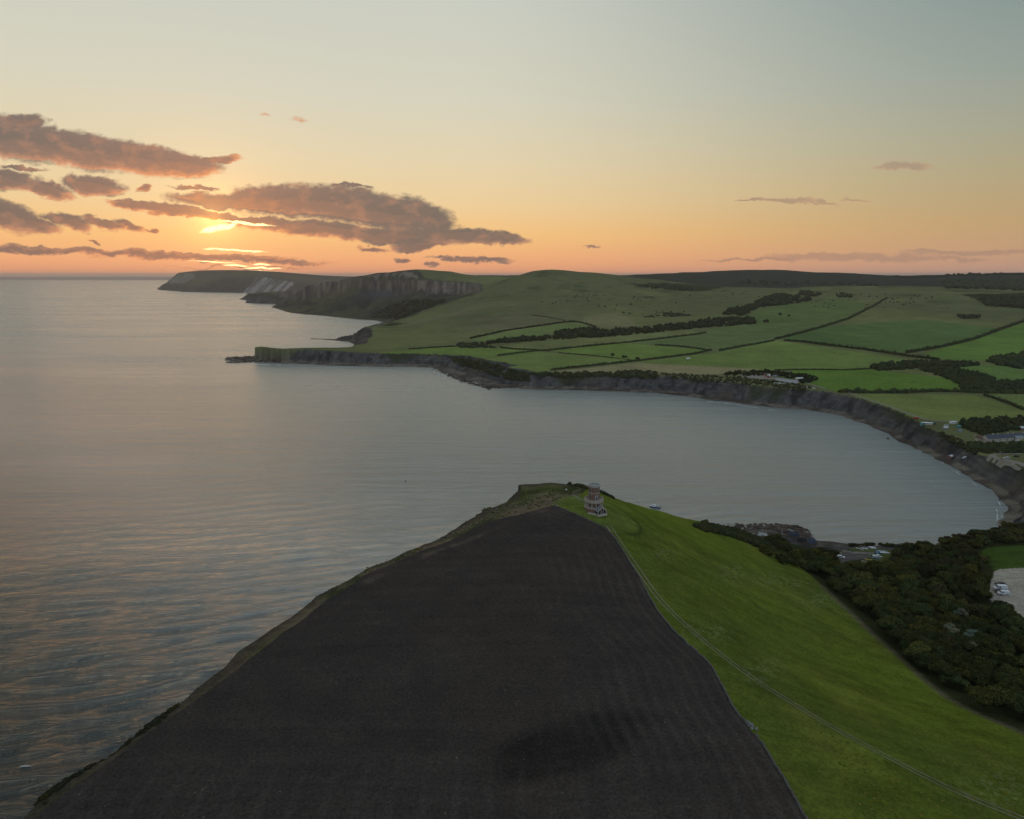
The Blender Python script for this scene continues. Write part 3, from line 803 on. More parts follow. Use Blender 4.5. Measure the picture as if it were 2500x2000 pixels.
# ---- land across the bay
NA, NR = 1300, 900
X, Y = polar_patch(-44, 58, NA, 640, 5300, NR)
Z, d, b, w, u = terrain(X, Y, True)
co = np.stack([X, Y, Z], -1).reshape(-1, 3)
cols = albedo(X, Y, Z, d, b, w, u).reshape(-1, 3)
q = quads(NR, NA)
keep = co[q][:, :, 2].max(1) > -1.5
a, f, c = compact(co, q[keep], cols)
mesh_np('farmland', a, f, c, mat=M_farm, kind='structure')

# ---- chalk headland far away, its own ridge
X, Y = polar_patch(-30, 2, 900, 6000, 11500, 260)
ck = [Q(437, 669, 8300), Q(524, 665.5, 8200), Q(628, 664.5, 7600), Q(663, 671, 7500), Q(719, 690 - 19, 7900), Q(802, 673.5, 8800), Q(1000, 674.5, 9200), Q(400, 690, 8000), Q(850, 675, 9000), Q(640, 676, 7350), Q(715, 689, 7300),
      (-900, 6500, 60), (-2500, 11000, 110), (-500, 11500, 120), (-4500, 9500, 120), (-1500, 10000, 120), (500, 9000, 120)]
ckf = TPS(ck, 1500., 1e-4)
CK = [Q(720, 727, 6500)[:2], P(673, 721, 0)[:2], P(640, 718, 0)[:2], P(593, 715.3, 0)[:2], P(520, 714, 0)[:2], P(444, 713, 0)[:2], P(413, 709.5, 0)[:2], Q(392, 706, 7900)[:2], Q(386, 703, 8300)[:2], Q(398, 690, 9300)[:2], Q(600, 690, 12500)[:2], Q(1500, 690, 12500)[:2], Q(1500, 690, 6000)[:2], Q(760, 727, 6000)[:2]]
WLs = WLa
WLa = np.array([(p[0], p[1], 8, 260) for p in CK])
d, b, w = coast(X, Y)
d = d + fbm(X, Y, 260, 4, 301) * 50
u = (d - 8) / w
L = ckf(X, Y) + fbm(X, Y, 900, 3, 305) * 6
Z = np.where(d < 0, np.maximum(d * .1, -6), L * np.clip(np.clip(u, 0, 1) ** .75 + (fbm(X, Y, 160, 4, 311) * .30 - np.abs(fbm(X, Y, 420, 3, 315)) * .45) * ((u > 0) & (u < 1)), 0, 1.02))
WLa = WLs
px, py = proj(X, Y, Z)
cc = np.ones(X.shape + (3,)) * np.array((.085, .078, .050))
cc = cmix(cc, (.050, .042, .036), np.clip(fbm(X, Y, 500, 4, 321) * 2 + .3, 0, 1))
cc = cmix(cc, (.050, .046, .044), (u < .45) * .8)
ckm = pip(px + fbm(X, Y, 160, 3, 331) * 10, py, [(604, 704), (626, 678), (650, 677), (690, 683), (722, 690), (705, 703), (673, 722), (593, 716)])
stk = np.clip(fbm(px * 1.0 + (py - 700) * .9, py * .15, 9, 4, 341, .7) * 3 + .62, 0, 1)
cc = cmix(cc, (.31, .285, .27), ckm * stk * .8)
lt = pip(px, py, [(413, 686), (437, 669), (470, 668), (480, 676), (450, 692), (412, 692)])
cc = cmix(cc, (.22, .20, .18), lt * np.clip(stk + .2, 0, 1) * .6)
co = np.stack([X, Y, Z], -1).reshape(-1, 3)
q = quads(260, 900)
keep = co[q][:, :, 2].max(1) > -2
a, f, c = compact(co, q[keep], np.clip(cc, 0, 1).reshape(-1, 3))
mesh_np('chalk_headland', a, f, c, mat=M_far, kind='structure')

# ---- low land on the horizon
n = 400
pxs = np.linspace(-900, 900, n)
prof = np.array([676.6 - 1.2 * max(0, 1 - abs(p - 330) / 260) - .8 * fbm(np.array([p]), np.array([0.]), 120, 4, 401)[0] for p in pxs])
rows = []
for k, s in enumerate((0, .25, .8, 1.0, .6)):
    Yk = 24000 + (0, 100, 500, 1200, 2600)[k]
    for p, t_ in zip(pxs, prof):
        x_, y_, z_ = Q(p, t_, 25200)
        rows.append((x_ * Yk / 25200, Yk, max(z_, 6) * s * sstep(-900, -300, p)))
q = quads(5, n)
mesh_np('distant_land', np.array(rows), q, np.ones((len(rows), 3)) * np.array((.40, .26, .22)), mat=M_far, kind='structure')

# ------------------------------------------------------------------ sea
M_sea = bpy.data.materials.new('sea_water'); M_sea.use_nodes = True
t = NT(M_sea.node_tree); pb = M_sea.node_tree.nodes['Principled BSDF']
geo = t.new('ShaderNodeNewGeometry'); pos = geo.outputs['Position']
pb.inputs['Base Color'].default_value = (.045, .066, .070, 1)
pb.inputs['Roughness'].default_value = .16
pb.inputs['Specular IOR Level'].default_value = .5
WROT = math.radians(-19)
WAVE_DIR = 109.0
def wave(scx, scy, det, ro, rot=0.0, dist=.4):
    p = t.mapping(pos, rot=(0, 0, WROT + rot), scale=(scx, scy, 1))
    return t.noise(p, 1.0, det, ro, dist)
h0 = wave(.0045, .040, 5, .62, .08)
h1 = wave(.014, .105, 5, .60)
h2 = wave(.075, .42, 5, .70, .10)
h3 = wave(1.0, 2.6, 4, .65, -.1)
hh = t.math('ADD', t.math('ADD', t.math('MULTIPLY', h0, 7.5), t.math('MULTIPLY', h1, 3.0)), t.math('ADD', t.math('MULTIPLY', h2, 1.9), t.math('MULTIPLY', h3, .60)))
bn = t.new('ShaderNodeBump'); bn.inputs['Strength'].default_value = 1.0; bn.inputs['Distance'].default_value = 1.0
t.put(bn.inputs['Height'], hh)
t.put(pb.inputs['Normal'], bn.outputs[0])
# calm slicks and ruffled lanes: the gloss varies slowly
sl = t.noise(t.mapping(pos, rot=(0, 0, .1), scale=(.0012, .006, 1)), 1.0, 4, .6, .6)
t.put(pb.inputs['Roughness'], t.maprange(sl, .35, .65, .04, .10))
sp_ = t.new('ShaderNodeSeparateXYZ'); t.put(sp_.inputs[0], pos)
# the open sea runs higher than the water sheltered by the headland and the bay
shel = t.math('ADD', t.math('MULTIPLY', sp_.outputs[1], 1 / 650.0), t.math('MULTIPLY', sp_.outputs[0], 1 / 900.0))
sky_sheen = t.maprange(shel, .10, .54, 0, 1, smooth=True)
t.put(pb.inputs['Base Color'], t.mix(sky_sheen, (.018, .026, .025, 1), (.150, .172, .166, 1)))  # farther water gets a paler base colour in place of sky sheen
t.put(pb.inputs['Roughness'], t.math('ADD', t.maprange(sl, .35, .65, .0, .07), t.maprange(shel, .25, 1.3, .04, .22)))
t.put(pb.inputs['IOR'], t.maprange(sky_sheen, 0, 1, 1.38, 2.8))
pb.inputs['Specular Tint'].default_value = (.95, .99, 1.0, 1)
t.put(bn.inputs['Strength'], t.math('MULTIPLY', t.maprange(sl, .35, .68, .6, 1.0), t.maprange(shel, 0.0, 1.2, .85, .75, smooth=True)))
R_W = 1700.0
def waves(x, y):
    rg = np.random.default_rng(11)
    r = np.hypot(x, y)
    res = r * r / (165.0 * 697.0) + r / 697.0
    shel = y / 650 + x / 900
    calm = 1.35 - .85 * sstep(0.0, 1.25, shel)
    patch = 1 + .12 * fbm(x, y, 200, 2, 501)
    z = np.zeros(x.shape)
    for i in range(96):
        lam = 1.5 * (17 / 1.5) ** (rg.uniform() ** 1.1)
        th = math.radians(WAVE_DIR + rg.normal(0, 9 if lam > 6 else 24))
        k = 2 * math.pi / lam
        s = .0235 * (1.35 if 7 < lam < 12 else 1.0)
        ph = rg.uniform(0, 6.283)
        p = k * (x * math.cos(th) + y * math.sin(th)) + ph
        fade = sstep(3.2, 7.0, lam / res)
        z += s / k * (np.sin(p) + .22 * np.sin(2 * p + 1.57)) * fade
    return z * calm * patch * (1 - sstep(1200, R_W - 20, r)) 
az_ = np.radians(np.linspace(-66, 58, 1500)); r_ = 1 / np.linspace(1 / 85.0, 1 / R_W, 900)
A, Rr = np.meshgrid(az_, r_)
X, Y = Rr * np.sin(A), Rr * np.cos(A)
co1 = np.stack([X, Y, waves(X, Y)], -1).reshape(-1, 3)
q1 = quads(900, 1500)
A, Rr = np.meshgrid(az_[::5].tolist() + [az_[-1]], np.geomspace(R_W, 45000, 160))
X2, Y2 = Rr * np.sin(A), Rr * np.cos(A)
co2 = np.stack([X2, Y2, X2 * 0], -1).reshape(-1, 3)
q2 = quads(160, X2.shape[1]) + len(co1)
mesh_np('sea', np.concatenate([co1, co2]), np.concatenate([q1, q2]), mat=M_sea, kind='structure')

# ------------------------------------------------------------------ vegetation helpers
def foliage_mat(name, col, var=.5, scale=1.2, bump=True):
    m = bpy.data.materials.new(name); m.use_nodes = True
    t = NT(m.node_tree); b = m.node_tree.nodes['Principled BSDF']
    b.inputs['Roughness'].default_value = 1.0; b.inputs['Specular IOR Level'].default_value = 0.02
    geo = t.new('ShaderNodeNewGeometry')
    n = t.noise(geo.outputs['Position'], scale, 4, .65)
    f = t.maprange(n, .3, .7, 1 - var, 1 + var)
    n2 = t.noise(geo.outputs['Position'], scale * .12, 3, .5)
    c = t.mix(t.maprange(n2, .4, .65), (*col, 1), (col[0] * 1.45, col[1] * 1.08, col[2] * .8, 1))
    oi = t.new('ShaderNodeObjectInfo')
    f2 = t.maprange(oi.outputs['Random'], 0, 1, .62, 1.55)
    c = t.mix(1.0, c, t.xyz(f, f, f), 'MULTIPLY')
    c = t.mix(1.0, c, t.xyz(f2, f2, f2), 'MULTIPLY')
    t.put(b.inputs['Base Color'], c)
    return m
M_hedge = foliage_mat('hedge_leaves', (.022, .034, .015), .45, .5)
M_wood = foliage_mat('wood_leaves', (.020, .031, .014), .5, .22)
M_scrub = foliage_mat('scrub_leaves', (.026, .034, .016), .5, .9)
M_leafs = [foliage_mat('dark_green_leaves', (.034, .050, .018), .5, 1.4), foliage_mat('olive_leaves', (.056, .062, .018), .5, 1.4),
           foliage_mat('russet_leaves', (.036, .038, .019), .5, 1.4), foliage_mat('silver_leaves', (.125, .165, .130), .35, 1.4)]
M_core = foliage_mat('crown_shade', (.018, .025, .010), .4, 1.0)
M_bark = mat('bark', (.05, .04, .03), .95, 4)

def ico(sub):
    bm = bmesh.new(); bmesh.ops.create_icosphere(bm, subdivisions=sub, radius=1.0)
    v = np.array([q.co[:] for q in bm.verts]); f = np.array([[q.index for q in p.verts] for p in bm.faces])
    bm.free(); return v, f
I1 = ico(1); I2 = ico(2); I3 = ico(3)
rng = np.random.default_rng(7)
def blobs(name, pts, rad, flat=.8, mat=None, I=I1, jag=.28, sink=.25, kind=None, rmin=.6):
    """rounded bushes merged along a line or over a patch"""
    v, f = I
    if not pts: return None
    P_ = np.array(pts, float); n = len(P_)
    r = rad * rng.uniform(rmin, 1.25, n)
    z = terrain(P_[:, 0], P_[:, 1])
    V = v[None] * (1 + rng.normal(0, jag, (n, len(v), 1)).clip(-.5, .6))
    V = V * r[:, None, None] * np.array((1, 1, flat))
    a = rng.uniform(0, 6.28, n); ca, sa = np.cos(a), np.sin(a)
    Vx = V[:, :, 0] * ca[:, None] - V[:, :, 1] * sa[:, None]; Vy = V[:, :, 0] * sa[:, None] + V[:, :, 1] * ca[:, None]
    co = np.stack([Vx + P_[:, 0][:, None], Vy + P_[:, 1][:, None], V[:, :, 2] + (z + r * flat * (1 - sink) * .75)[:, None]], -1)
    F_ = (f[None] + (np.arange(n) * len(v))[:, None, None]).reshape(-1, 3)
    return mesh_np(name, co.reshape(-1, 3), F_, mat=mat, smooth=False, kind=kind)
def along(wpts, gap, jit):
    out = []
    for a, b in zip(wpts[:-1], wpts[1:]):
        L = math.hypot(b[0] - a[0], b[1] - a[1])
        if L > 160: continue
        n = max(1, int(L / gap))
        for i in range(n):
            s = (i + rng.uniform(0, 1)) / n
            out.append((a[0] + (b[0] - a[0]) * s + rng.normal(0, jit), a[1] + (b[1] - a[1]) * s + rng.normal(0, jit)))
    return out
def hedge(px_pts, rad, label, gap=None, drop=0.0, name='hedge', jit=.5):
    w = drape(px_pts, 10)
    rad *= .86
    p = along(w, gap or rad * .42, jit)
    if drop: p = [q for q in p if rng.uniform() > drop or fbm(np.array([q[0]]), np.array([q[1]]), 60, 2, 3)[0] > .1]
    o = blobs(name, p, rad, .95, M_hedge, jag=.26, rmin=.55)
    if o: tag(o, label, 'hedge', 'hedges between the fields')
    return o
HEDGES = [
 ([(1000, 853), (1061, 849), (1111, 846)], 1.9, 'hedge leading left from the small dark copse along the top of the first bayside field'),
 ([(1149, 827), (1234, 808), (1380, 787), (1406, 786)], 2.6, 'hedge climbing along the upper edge of the narrow olive field'),
 ([(1406, 786), (1430, 791), (1455, 799)], 2.4, 'short hedge dropping from the hillside to the long tree belt'),
 ([(1214, 869), (1260, 863), (1305, 858), (1341, 856)], 2.0, 'low hedge on the near left side of the hedge crossing'),
 ([(1341, 856), (1430, 846), (1519, 838), (1600, 829), (1700, 817), (1722, 813)], 2.4, 'long hedge running right from the hedge crossing, below the tree belt'),
 ([(1221, 849), (1255, 853), (1300, 855), (1341, 857)], 1.9, 'short hedge joining the copse to the hedge crossing'),
 ([(1364, 862), (1454, 869), (1552, 881)], 1.1, 'thin gappy hedge with stray bushes across the bright field'),
 ([(1345, 904), (1400, 898), (1454, 892), (1552, 882), (1620, 874), (1700, 864), (1734, 856)], 2.3, 'hedge rising from the cliff top past the pale stubble corner'),
 ([(1757, 857), (1809, 846), (1850, 840), (1890, 832)], 2.4, 'straight hedge between the gateway and the three-way field corner'),
 ([(1600, 843), (1646, 845), (1693, 850), (1730, 856)], 1.9, 'low hedge tapering down to the gateway in the middle fields'),
 ([(1893, 829), (1950, 815), (2008, 799), (2071, 779), (2130, 749), (2165, 728)], 3.0, 'longest hillside hedge, climbing to the ridge on the right'),
 ([(1915, 832), (1965, 836), (2015, 843), (2108, 854), (2219, 871), (2294, 879)], 3.4, 'thick bushy hedge slanting down right under the blue green field'),
 ([(2216, 862), (2312, 845), (2370, 831), (2405, 819), (2450, 802), (2500, 785)], 3.4, 'bushy hedge climbing to the right edge of the photo'),
 ([(1893, 904), (1997, 903), (2060, 904), (2127, 901)], 1.5, 'thin hedge along the top of the deep green field'),
 ([(2049, 958), (2127, 960), (2210, 959), (2294, 956), (2405, 960), (2500, 961)], 3.6, 'tall thick hedge between the deep green field and the olive field'),
 ([(2405, 966), (2460, 984), (2500, 1001)], 2.2, 'hedge beside the farm track at the right edge'),
 ([(1300, 770), (1340, 775), (1378, 783)], 1.2, 'faint thin hedge high on the left hillside above the olive field'),
]
for pts, r_, lab in HEDGES:
    hedge(pts, r_, lab, drop=.55 if r_ < 1.3 else (.12 if 'climb' in lab else .03))

def scatter_px(poly, n, seed=1):
    rg = np.random.default_rng(seed)
    xs = [p[0] for p in poly]; ys = [p[1] for p in poly]
    qx = rg.uniform(min(xs), max(xs), n * 4); qy = rg.uniform(min(ys), max(ys), n * 4)
    m = pip(qx, qy, poly); qx, qy = qx[m][:n], qy[m][:n]
    return [p for p in hit(qx, qy) if p is not None]
WOODS = [
 ([(1112, 845), (1125, 838), (1169, 839), (1211, 846.5), (1211, 851), (1130, 850)], 60, 3.6, 'small dark copse at the left end of the tree belt'),
 ([(1182, 841), (1227, 832), (1351, 823), (1362, 812), (1422, 805), (1487, 808), (1584, 802), (1688, 790), (1720, 782), (1780, 778), (1838, 779), (1848, 791), (1700, 802), (1487, 823), (1357, 829), (1190, 842)], 520, 6.5, 'long dark tree belt lying across the middle of the fields'),
 ([(1767, 768), (1776, 758), (1815, 754), (1862, 731), (1899, 718), (1960, 729), (1980, 735), (1923, 744), (1848, 751), (1811, 772)], 150, 8.5, 'dark wood climbing a hollow in the hillside behind the tree belt'),
 ([(2127, 898), (2145, 891), (2238, 884), (2345, 888), (2405, 891), (2345, 896), (2257, 899), (2145, 906)], 170, 5.0, 'dark narrow wood above the deep green field'),
 ([(2249, 903), (2331, 904), (2405, 919), (2442, 937), (2520, 937), (2520, 959), (2350, 956), (2331, 932)], 300, 5.0, 'dark wood curving round the right end of the deep green field'),
 ([(2409, 884), (2424, 876), (2500, 868), (2520, 868), (2520, 905), (2442, 893)], 120, 5.5, 'dark wood at the right edge beside the bright green fields'),
 ([(2383, 732), (2500, 726), (2520, 726), (2520, 753), (2405, 746)], 110, 8.0, 'dark hanging wood below the ridge at the right edge'),
 ([(2337, 1033), (2360, 1027), (2434, 1023), (2520, 1021), (2520, 1046), (2452, 1054), (2397, 1062), (2360, 1048)], 150, 3.4, 'dark trees behind the terraced cottages'),
 ([(2362, 1084), (2400, 1086), (2520, 1082), (2520, 1107), (2415, 1108), (2371, 1100)], 170, 2.6, 'dark thicket between the cottages and the grass car park'),
 ([(1753, 915), (1797, 908), (1867, 904), (1925, 911), (1994, 920), (1996, 931), (1960, 938), (1948, 928), (1890, 917), (1809, 919)], 170, 2.6, 'screen of dark trees around the clifftop yard'),
 ([(2294, 686), (2400, 684), (2520, 680), (2520, 712), (2400, 706), (2308, 705)], 260, 9.0, 'dark forest covering the back ridge at the right'),
 ([(1830, 682), (1900, 690), (2020, 688), (2100, 692), (2160, 698), (1900, 698), (1800, 696)], 60, 7.0, 'dark scrubby wood on the face of the back ridge'),
 ([(1560, 696), (1640, 700), (1700, 706), (1690, 712), (1620, 708), (1560, 702)], 40, 5.0, 'dark bushes on the shoulder of the green hill'),
 ([(1952, 712), (1990, 714), (2010, 722), (1980, 728), (1950, 722)], 30, 7.0, 'dark clump of trees high on the hillside, right of the hollow wood'),
 ([(2040, 718), (2080, 720), (2078, 727), (2045, 727)], 22, 6.0, 'small dark clump of trees near the hillside hedge top'),
 ([(2338, 770), (2395, 772), (2390, 778), (2342, 777)], 26, 4.0, 'small dark thicket alone on the right hillside'),
 ([(1610, 764), (1690, 770), (1640, 775), (1560, 777)], 26, 3.0, 'scattered low scrub above the tree belt'),
]
for i, (poly, n, r_, lab) in enumerate(WOODS):
    o = blobs('woodland', scatter_px(poly, int(n * 1.7), 50 + i), r_ * .8, .95, M_wood, jag=.24)
    if o: tag(o, lab, 'woodland', kind='stuff')
# tree line along the crest of the back ridge
crest = []
for px_ in np.arange(2175, 2560, 3.2):
    yy = np.interp(px_, [2175, 2200, 2294, 2368, 2500, 2600], [3905, 3890, 3800, 3700, 3600, 3560])
    if px_ < 2230 and rng.uniform() < .6: continue
    crest.append(Q(px_, 700, yy)[:2])
tag(blobs('woodland', crest, 7.5, 1.0, M_wood, jag=.25), 'uneven row of trees along the skyline of the back ridge at the right', 'woodland', kind='stuff')
for k, (px_, r_, lab) in enumerate([(2085, 5, 'small tree on the skyline of the back ridge, the leftmost of three'), (2208, 7, 'round tree on the skyline of the back ridge beside a twin clump'), (2230, 8, 'largest lone tree on the skyline of the back ridge')]):
    tag(blobs('skyline_tree', [Q(px_, 690, 3900)[:2]] * 2, r_, .9, M_wood, I=I2, jag=.2, rmin=.9), lab, 'tree', 'lone trees on the back ridge')

SCRUBS = [
 ([(1290, 912), (1362, 910), (1473, 910), (1557, 905), (1606, 909), (1604, 925), (1473, 920), (1330, 922)], 420, 2.6, 'dark scrub hanging over the cliff top in the middle of the bay'),
 ([(1097, 872), (1139, 877), (1206, 890), (1250, 903), (1290, 913), (1296, 932), (1240, 928), (1180, 908), (1115, 888)], 460, 2.6, 'dark scrub covering the slumped cliff at the left of the bay'),
 ([(1606, 911), (1700, 916), (1800, 921), (1900, 932), (1980, 946), (1970, 955), (1860, 942), (1700, 930), (1640, 924)], 300, 2.0, 'low dark scrub on the cliff top below the clifftop yard'),
 ([(930, 759), (976, 737), (1080, 732), (1088, 736), (993, 773), (959, 781), (910, 776)], 240, 7.0, 'dark wood on the landslip under the great cliff'),
 ([(2300, 1058), (2330, 1068), (2372, 1090), (2395, 1102), (2380, 1110), (2340, 1094), (2296, 1070)], 60, 1.8, 'low scrub on the cliff edge below the cottages'),
]
for i, (poly, n, r_, lab) in enumerate(SCRUBS):
    o = blobs('scrub', scatter_px(poly, n, 90 + i), r_, .75, M_scrub, jag=.22)
    if o: tag(o, lab, 'scrub', kind='stuff')
for k, (px_, py_, r_, lab) in enumerate([(1497, 868, 2.6, 'leaning bush in the gappy hedge, left of the round bush'), (1523, 873, 2.4, 'round bush standing alone in the gappy hedge'), (1555, 879, 3.0, 'spreading bush where the gappy hedge meets the rising hedge'),
                                     (1905, 769, 4.0, 'small hillside tree above the long tree belt, left of a lower shrub'), (1925, 772, 2.5, 'low hillside shrub just right of a small tree'), (1870, 787, 4.5, 'dark tree clump just beyond the right end of the tree belt')]):
    h_ = hit([px_], [py_])[0]
    if h_: tag(blobs('field_bush', [(h_[0] + rng.normal(0, 1.2), h_[1]) for _ in range(3)], r_, .95, M_hedge, I=I2, jag=.15, rmin=.8), lab, 'bush', 'single bushes and trees in the far fields')

# scrub near the tower and along the near cliff edge
def near_scrub(px_pts, r_, n, spread, lab, m=None, flat=.8):
    w = [onnear(*q) for q in densify(px_pts, 8)]
    pts = []
    for _ in range(n):
        i = rng.integers(0, len(w) - 1); s = rng.uniform()
        pts.append((w[i][0] + (w[i + 1][0] - w[i][0]) * s + rng.normal(0, spread), w[i][1] + (w[i + 1][1] - w[i][1]) * s + rng.normal(0, spread)))
    tag(blobs('scrub', pts, r_, flat, m or M_scrub, I=I2, jag=.16), lab, 'scrub', kind='stuff')
near_scrub([(1384, 1184), (1405, 1187), (1435, 1196)], .8, 110, .5, 'dark clipped scrub on the brow behind the tower')
near_scrub([(1462, 1201), (1480, 1208), (1500, 1216)], .7, 60, .4, 'dark scrub on the brow just right of the tower')
near_scrub([(1735, 1271), (1770, 1274), (1810, 1282), (1850, 1293), (1878, 1306)], 1.5, 300, 2.2, 'dark scrub falling from the brow towards the rocky ledge')
near_scrub([(1706, 1273), (1740, 1277), (1770, 1281), (1800, 1291), (1850, 1305), (1880, 1318)], 1.5, 210, 1.3, 'dark scrub along the brow above the rocky ledge')
near_scrub([(1200, 1240), (1150, 1262), (1090, 1292), (1040, 1312), (980, 1323), (920, 1336), (880, 1358)], .5, 110, .5, 'tufts of coarse grass along the left cliff edge', foliage_mat('tussock_grass', (.060, .070, .026), .4, 1.0))
near_scrub([(100, 1952), (188, 1878), (292, 1812), (360, 1768), (430, 1712)], .42, 420, .55, 'dark brambles on the cliff edge at the lower left', foliage_mat('bramble_leaves', (.020, .022, .012), .5, 1.5))

# ------------------------------------------------------------------ near wood: single trees
def leafy(name, R0, Hc, nleaf, leaf, ncl, m, bare, seed):
    """crown (leaf clumps over a shaded core) and trunk"""
    rg = np.random.default_rng(seed)
    root = empty(name, (0, 0, 0))
    cl = []
    for i in range(ncl):
        th = rg.uniform(0, 6.283); ph = math.acos(rg.uniform(-.25, 1))
        k = rg.uniform(.55, .85)
        cl.append((R0 * k * math.sin(ph) * math.cos(th), R0 * k * math.sin(ph) * math.sin(th), bare + Hc * .42 + Hc * .5 * k * math.cos(ph), R0 * rg.uniform(.28, .48)))
    cl.append((0, 0, bare + Hc * .5, R0 * .5))
    co = []; fc = []
    per = nleaf // len(cl)
    for (x, y, z, r) in cl:
        u = rg.normal(0, 1, (per, 3)); u /= np.linalg.norm(u, axis=1)[:, None]
        u[:, 2] = np.abs(u[:, 2]) * 1.0 - .25 * (rg.uniform(0, 1, per) < .4)
        p = np.array((x, y, z)) + u * (r * rg.uniform(.75, 1.12, (per, 1))) * np.array((1, 1, .8))
        nrm = u + rg.normal(0, .45, (per, 3)); nrm /= np.linalg.norm(nrm, axis=1)[:, None]
        t1 = np.cross(nrm, rg.normal(0, 1, (per, 3))); t1 /= np.linalg.norm(t1, axis=1)[:, None]
        t2 = np.cross(nrm, t1)
        s = (leaf * rg.uniform(.6, 1.3, (per, 1)))
        k0 = len(co) * 4
        quad = np.stack([p - t1 * s, p + t2 * s * .6, p + t1 * s, p - t2 * s * .6], 1)
        co.append(quad.reshape(-1, 3))
    C_ = np.concatenate(co); n = len(C_) // 4
    Fq = np.arange(n * 4).reshape(n, 4)
    crown = mesh_np('crown', C_, Fq, mat=m, smooth=False, parent=root)
    # solid inner mass under the crown, its dark colour painted in for shade
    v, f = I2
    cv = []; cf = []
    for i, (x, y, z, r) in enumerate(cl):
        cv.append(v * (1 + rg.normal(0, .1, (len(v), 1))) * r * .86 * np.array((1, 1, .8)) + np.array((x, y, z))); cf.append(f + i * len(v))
    mesh_np('shade_core', np.concatenate(cv), np.concatenate(cf), mat=M_core, smooth=False, parent=crown)
    bm = bmesh.new()
    lathe(bm, [(.28, -.6), (.2, .5), (.16, bare + Hc * .35), (.05, bare + Hc * .7)], 8)
    for k in range(4):
        a = k * 1.57 + .4
        lathe_v = len(bm.verts)
        M = Matrix.Translation((0, 0, bare * .8 + .3)) @ Matrix.Rotation(a, 4, 'Z') @ Matrix.Rotation(.75, 4, 'Y')
        bb = bmesh.new(); lathe(bb, [(.09, 0), (.03, R0 * .8)], 6)
        bmesh.ops.transform(bb, matrix=M, verts=bb.verts[:])
        mm = bpy.data.meshes.new('tmp'); bb.to_mesh(mm); bb.free(); bm.from_mesh(mm); bpy.data.meshes.remove(mm)
    bobj('trunk', bm, M_bark, root)
    register(root)
    return root
PROTO = {
 'dark': [leafy('broadleaf_tree', 4.6, 6.0, 2600, .34, 13, M_leafs[0], 1.2, 1), leafy('broadleaf_tree', 3.8, 5.4, 2200, .32, 11, M_leafs[0], 1.0, 2)],
 'olive': [leafy('broadleaf_tree', 4.4, 5.6, 2600, .34, 12, M_leafs[1], 1.1, 3), leafy('broadleaf_tree', 3.6, 4.8, 2200, .30, 12, M_leafs[1], .9, 4)],
 'russet': [leafy('broadleaf_tree', 4.2, 5.4, 2400, .34, 14, M_leafs[2], 1.0, 5)],
 'silver': [leafy('silver_tree', 2.7, 4.4, 1500, .30, 9, M_leafs[3], 1.4, 6)],
 'shrub': [leafy('shrub', 2.6, 2.6, 1300, .26, 9, M_leafs[0], .1, 7), leafy('shrub', 2.8, 2.4, 1300, .26, 9, M_leafs[2], .1, 8), leafy('shrub', 2.6, 2.6, 1300, .26, 9, M_leafs[1], .1, 9)],
}
used_proto = set()
TLAB = {'dark': 'dark green round-headed tree crowded into the wood between the meadow and the bay',
        'olive': 'olive tinted round-headed tree crowded into the wood between the meadow and the bay',
        'russet': 'russet brown tree crowded into the wood between the meadow and the bay',
        'shrub': 'low dark wind-clipped shrub in the thicket above the beach'}
def plant(kind, x, y, s, label=None, group=None):
    pr = PROTO[kind]; p = pr[int(rng.integers(len(pr)))]
    if p.name in used_proto: o = copy_tree(p)
    else: used_proto.add(p.name); o = p
    o.location = (x, y, float(terrain(np.array([x]), np.array([y]))[0]) - .1)
    o.rotation_euler = (0, 0, rng.uniform(0, 6.28))
    o.scale = (s * rng.uniform(.9, 1.12), s * rng.uniform(.9, 1.12), s * rng.uniform(.85, 1.15))
    tag(o, label or TLAB[kind], 'shrub' if kind == 'shrub' else 'tree', group or ('shrubs in the thicket above the beach' if kind == 'shrub' else 'trees of the wood beside the meadow, ' + kind))
    return o
NOTREE = [p for p, _ in GROUND_PX]
NOTREE.append([(1915, 1298), (1995, 1312), (2000, 1332), (1970, 1342), (1925, 1332)])
xs_, ys_ = [], []
for gy in np.arange(120, 440, 6.6):
    for gx in np.arange(110, 330, 6.6):
        xs_.append(gx + rng.uniform(-2.4, 2.4)); ys_.append(gy + rng.uniform(-2.4, 2.4))
xs_ = np.array(xs_); ys_ = np.array(ys_)
zz = terrain(xs_, ys_, True)
px, py = proj(xs_, ys_, zz[0])
wx = np.interp(ys_, [p[1] for p in WOOD_W][::-1], [p[0] for p in WOOD_W][::-1])
ok = (xs_ > wx + 3.5) & (zz[4] > .75) & (px < 2620) & (zz[0] > 4)
for poly in NOTREE:
    grow = [(p[0], p[1]) for p in poly]
    for ddx, ddy in ((0, 0), (8, 0), (-8, 0), (0, 6), (0, -6), (0, -12)):
        ok &= ~pip(px + ddx, py + ddy, grow)
ok &= ~((px > 2082) & (px < 2182) & (py > 1334) & (py < 1386))
ok &= ~((np.abs(px - 2283) < 13) & (py < 1362))
ok &= ~((px > 2402) & (px < 2490) & (py > 1400) & (py < 1508))
trees = [(xs_[i], ys_[i], px[i], py[i]) for i in np.where(ok)[0]]
nt = ns = 0
rest = []
for (x, y, p_, q_) in sorted(trees, key=lambda t: t[0] ** 2 + t[1] ** 2):
    shr = (q_ < 1392)
    if shr:
        s = rng.uniform(.8, 1.25) * (1.15 if p_ > 2150 else 1.0)
        plant('shrub', x, y, s); ns += 1
        continue
    kind = rng.choice(['dark', 'olive', 'russet'], p=[.55, .33, .12]) if x > wx.min() else 'dark'
    if q_ > 1560 and rng.uniform() < .5: kind = 'dark'
    if nt < 290: plant(kind, x, y, rng.uniform(.75, 1.15)); nt += 1
    else: rest.append((x, y))
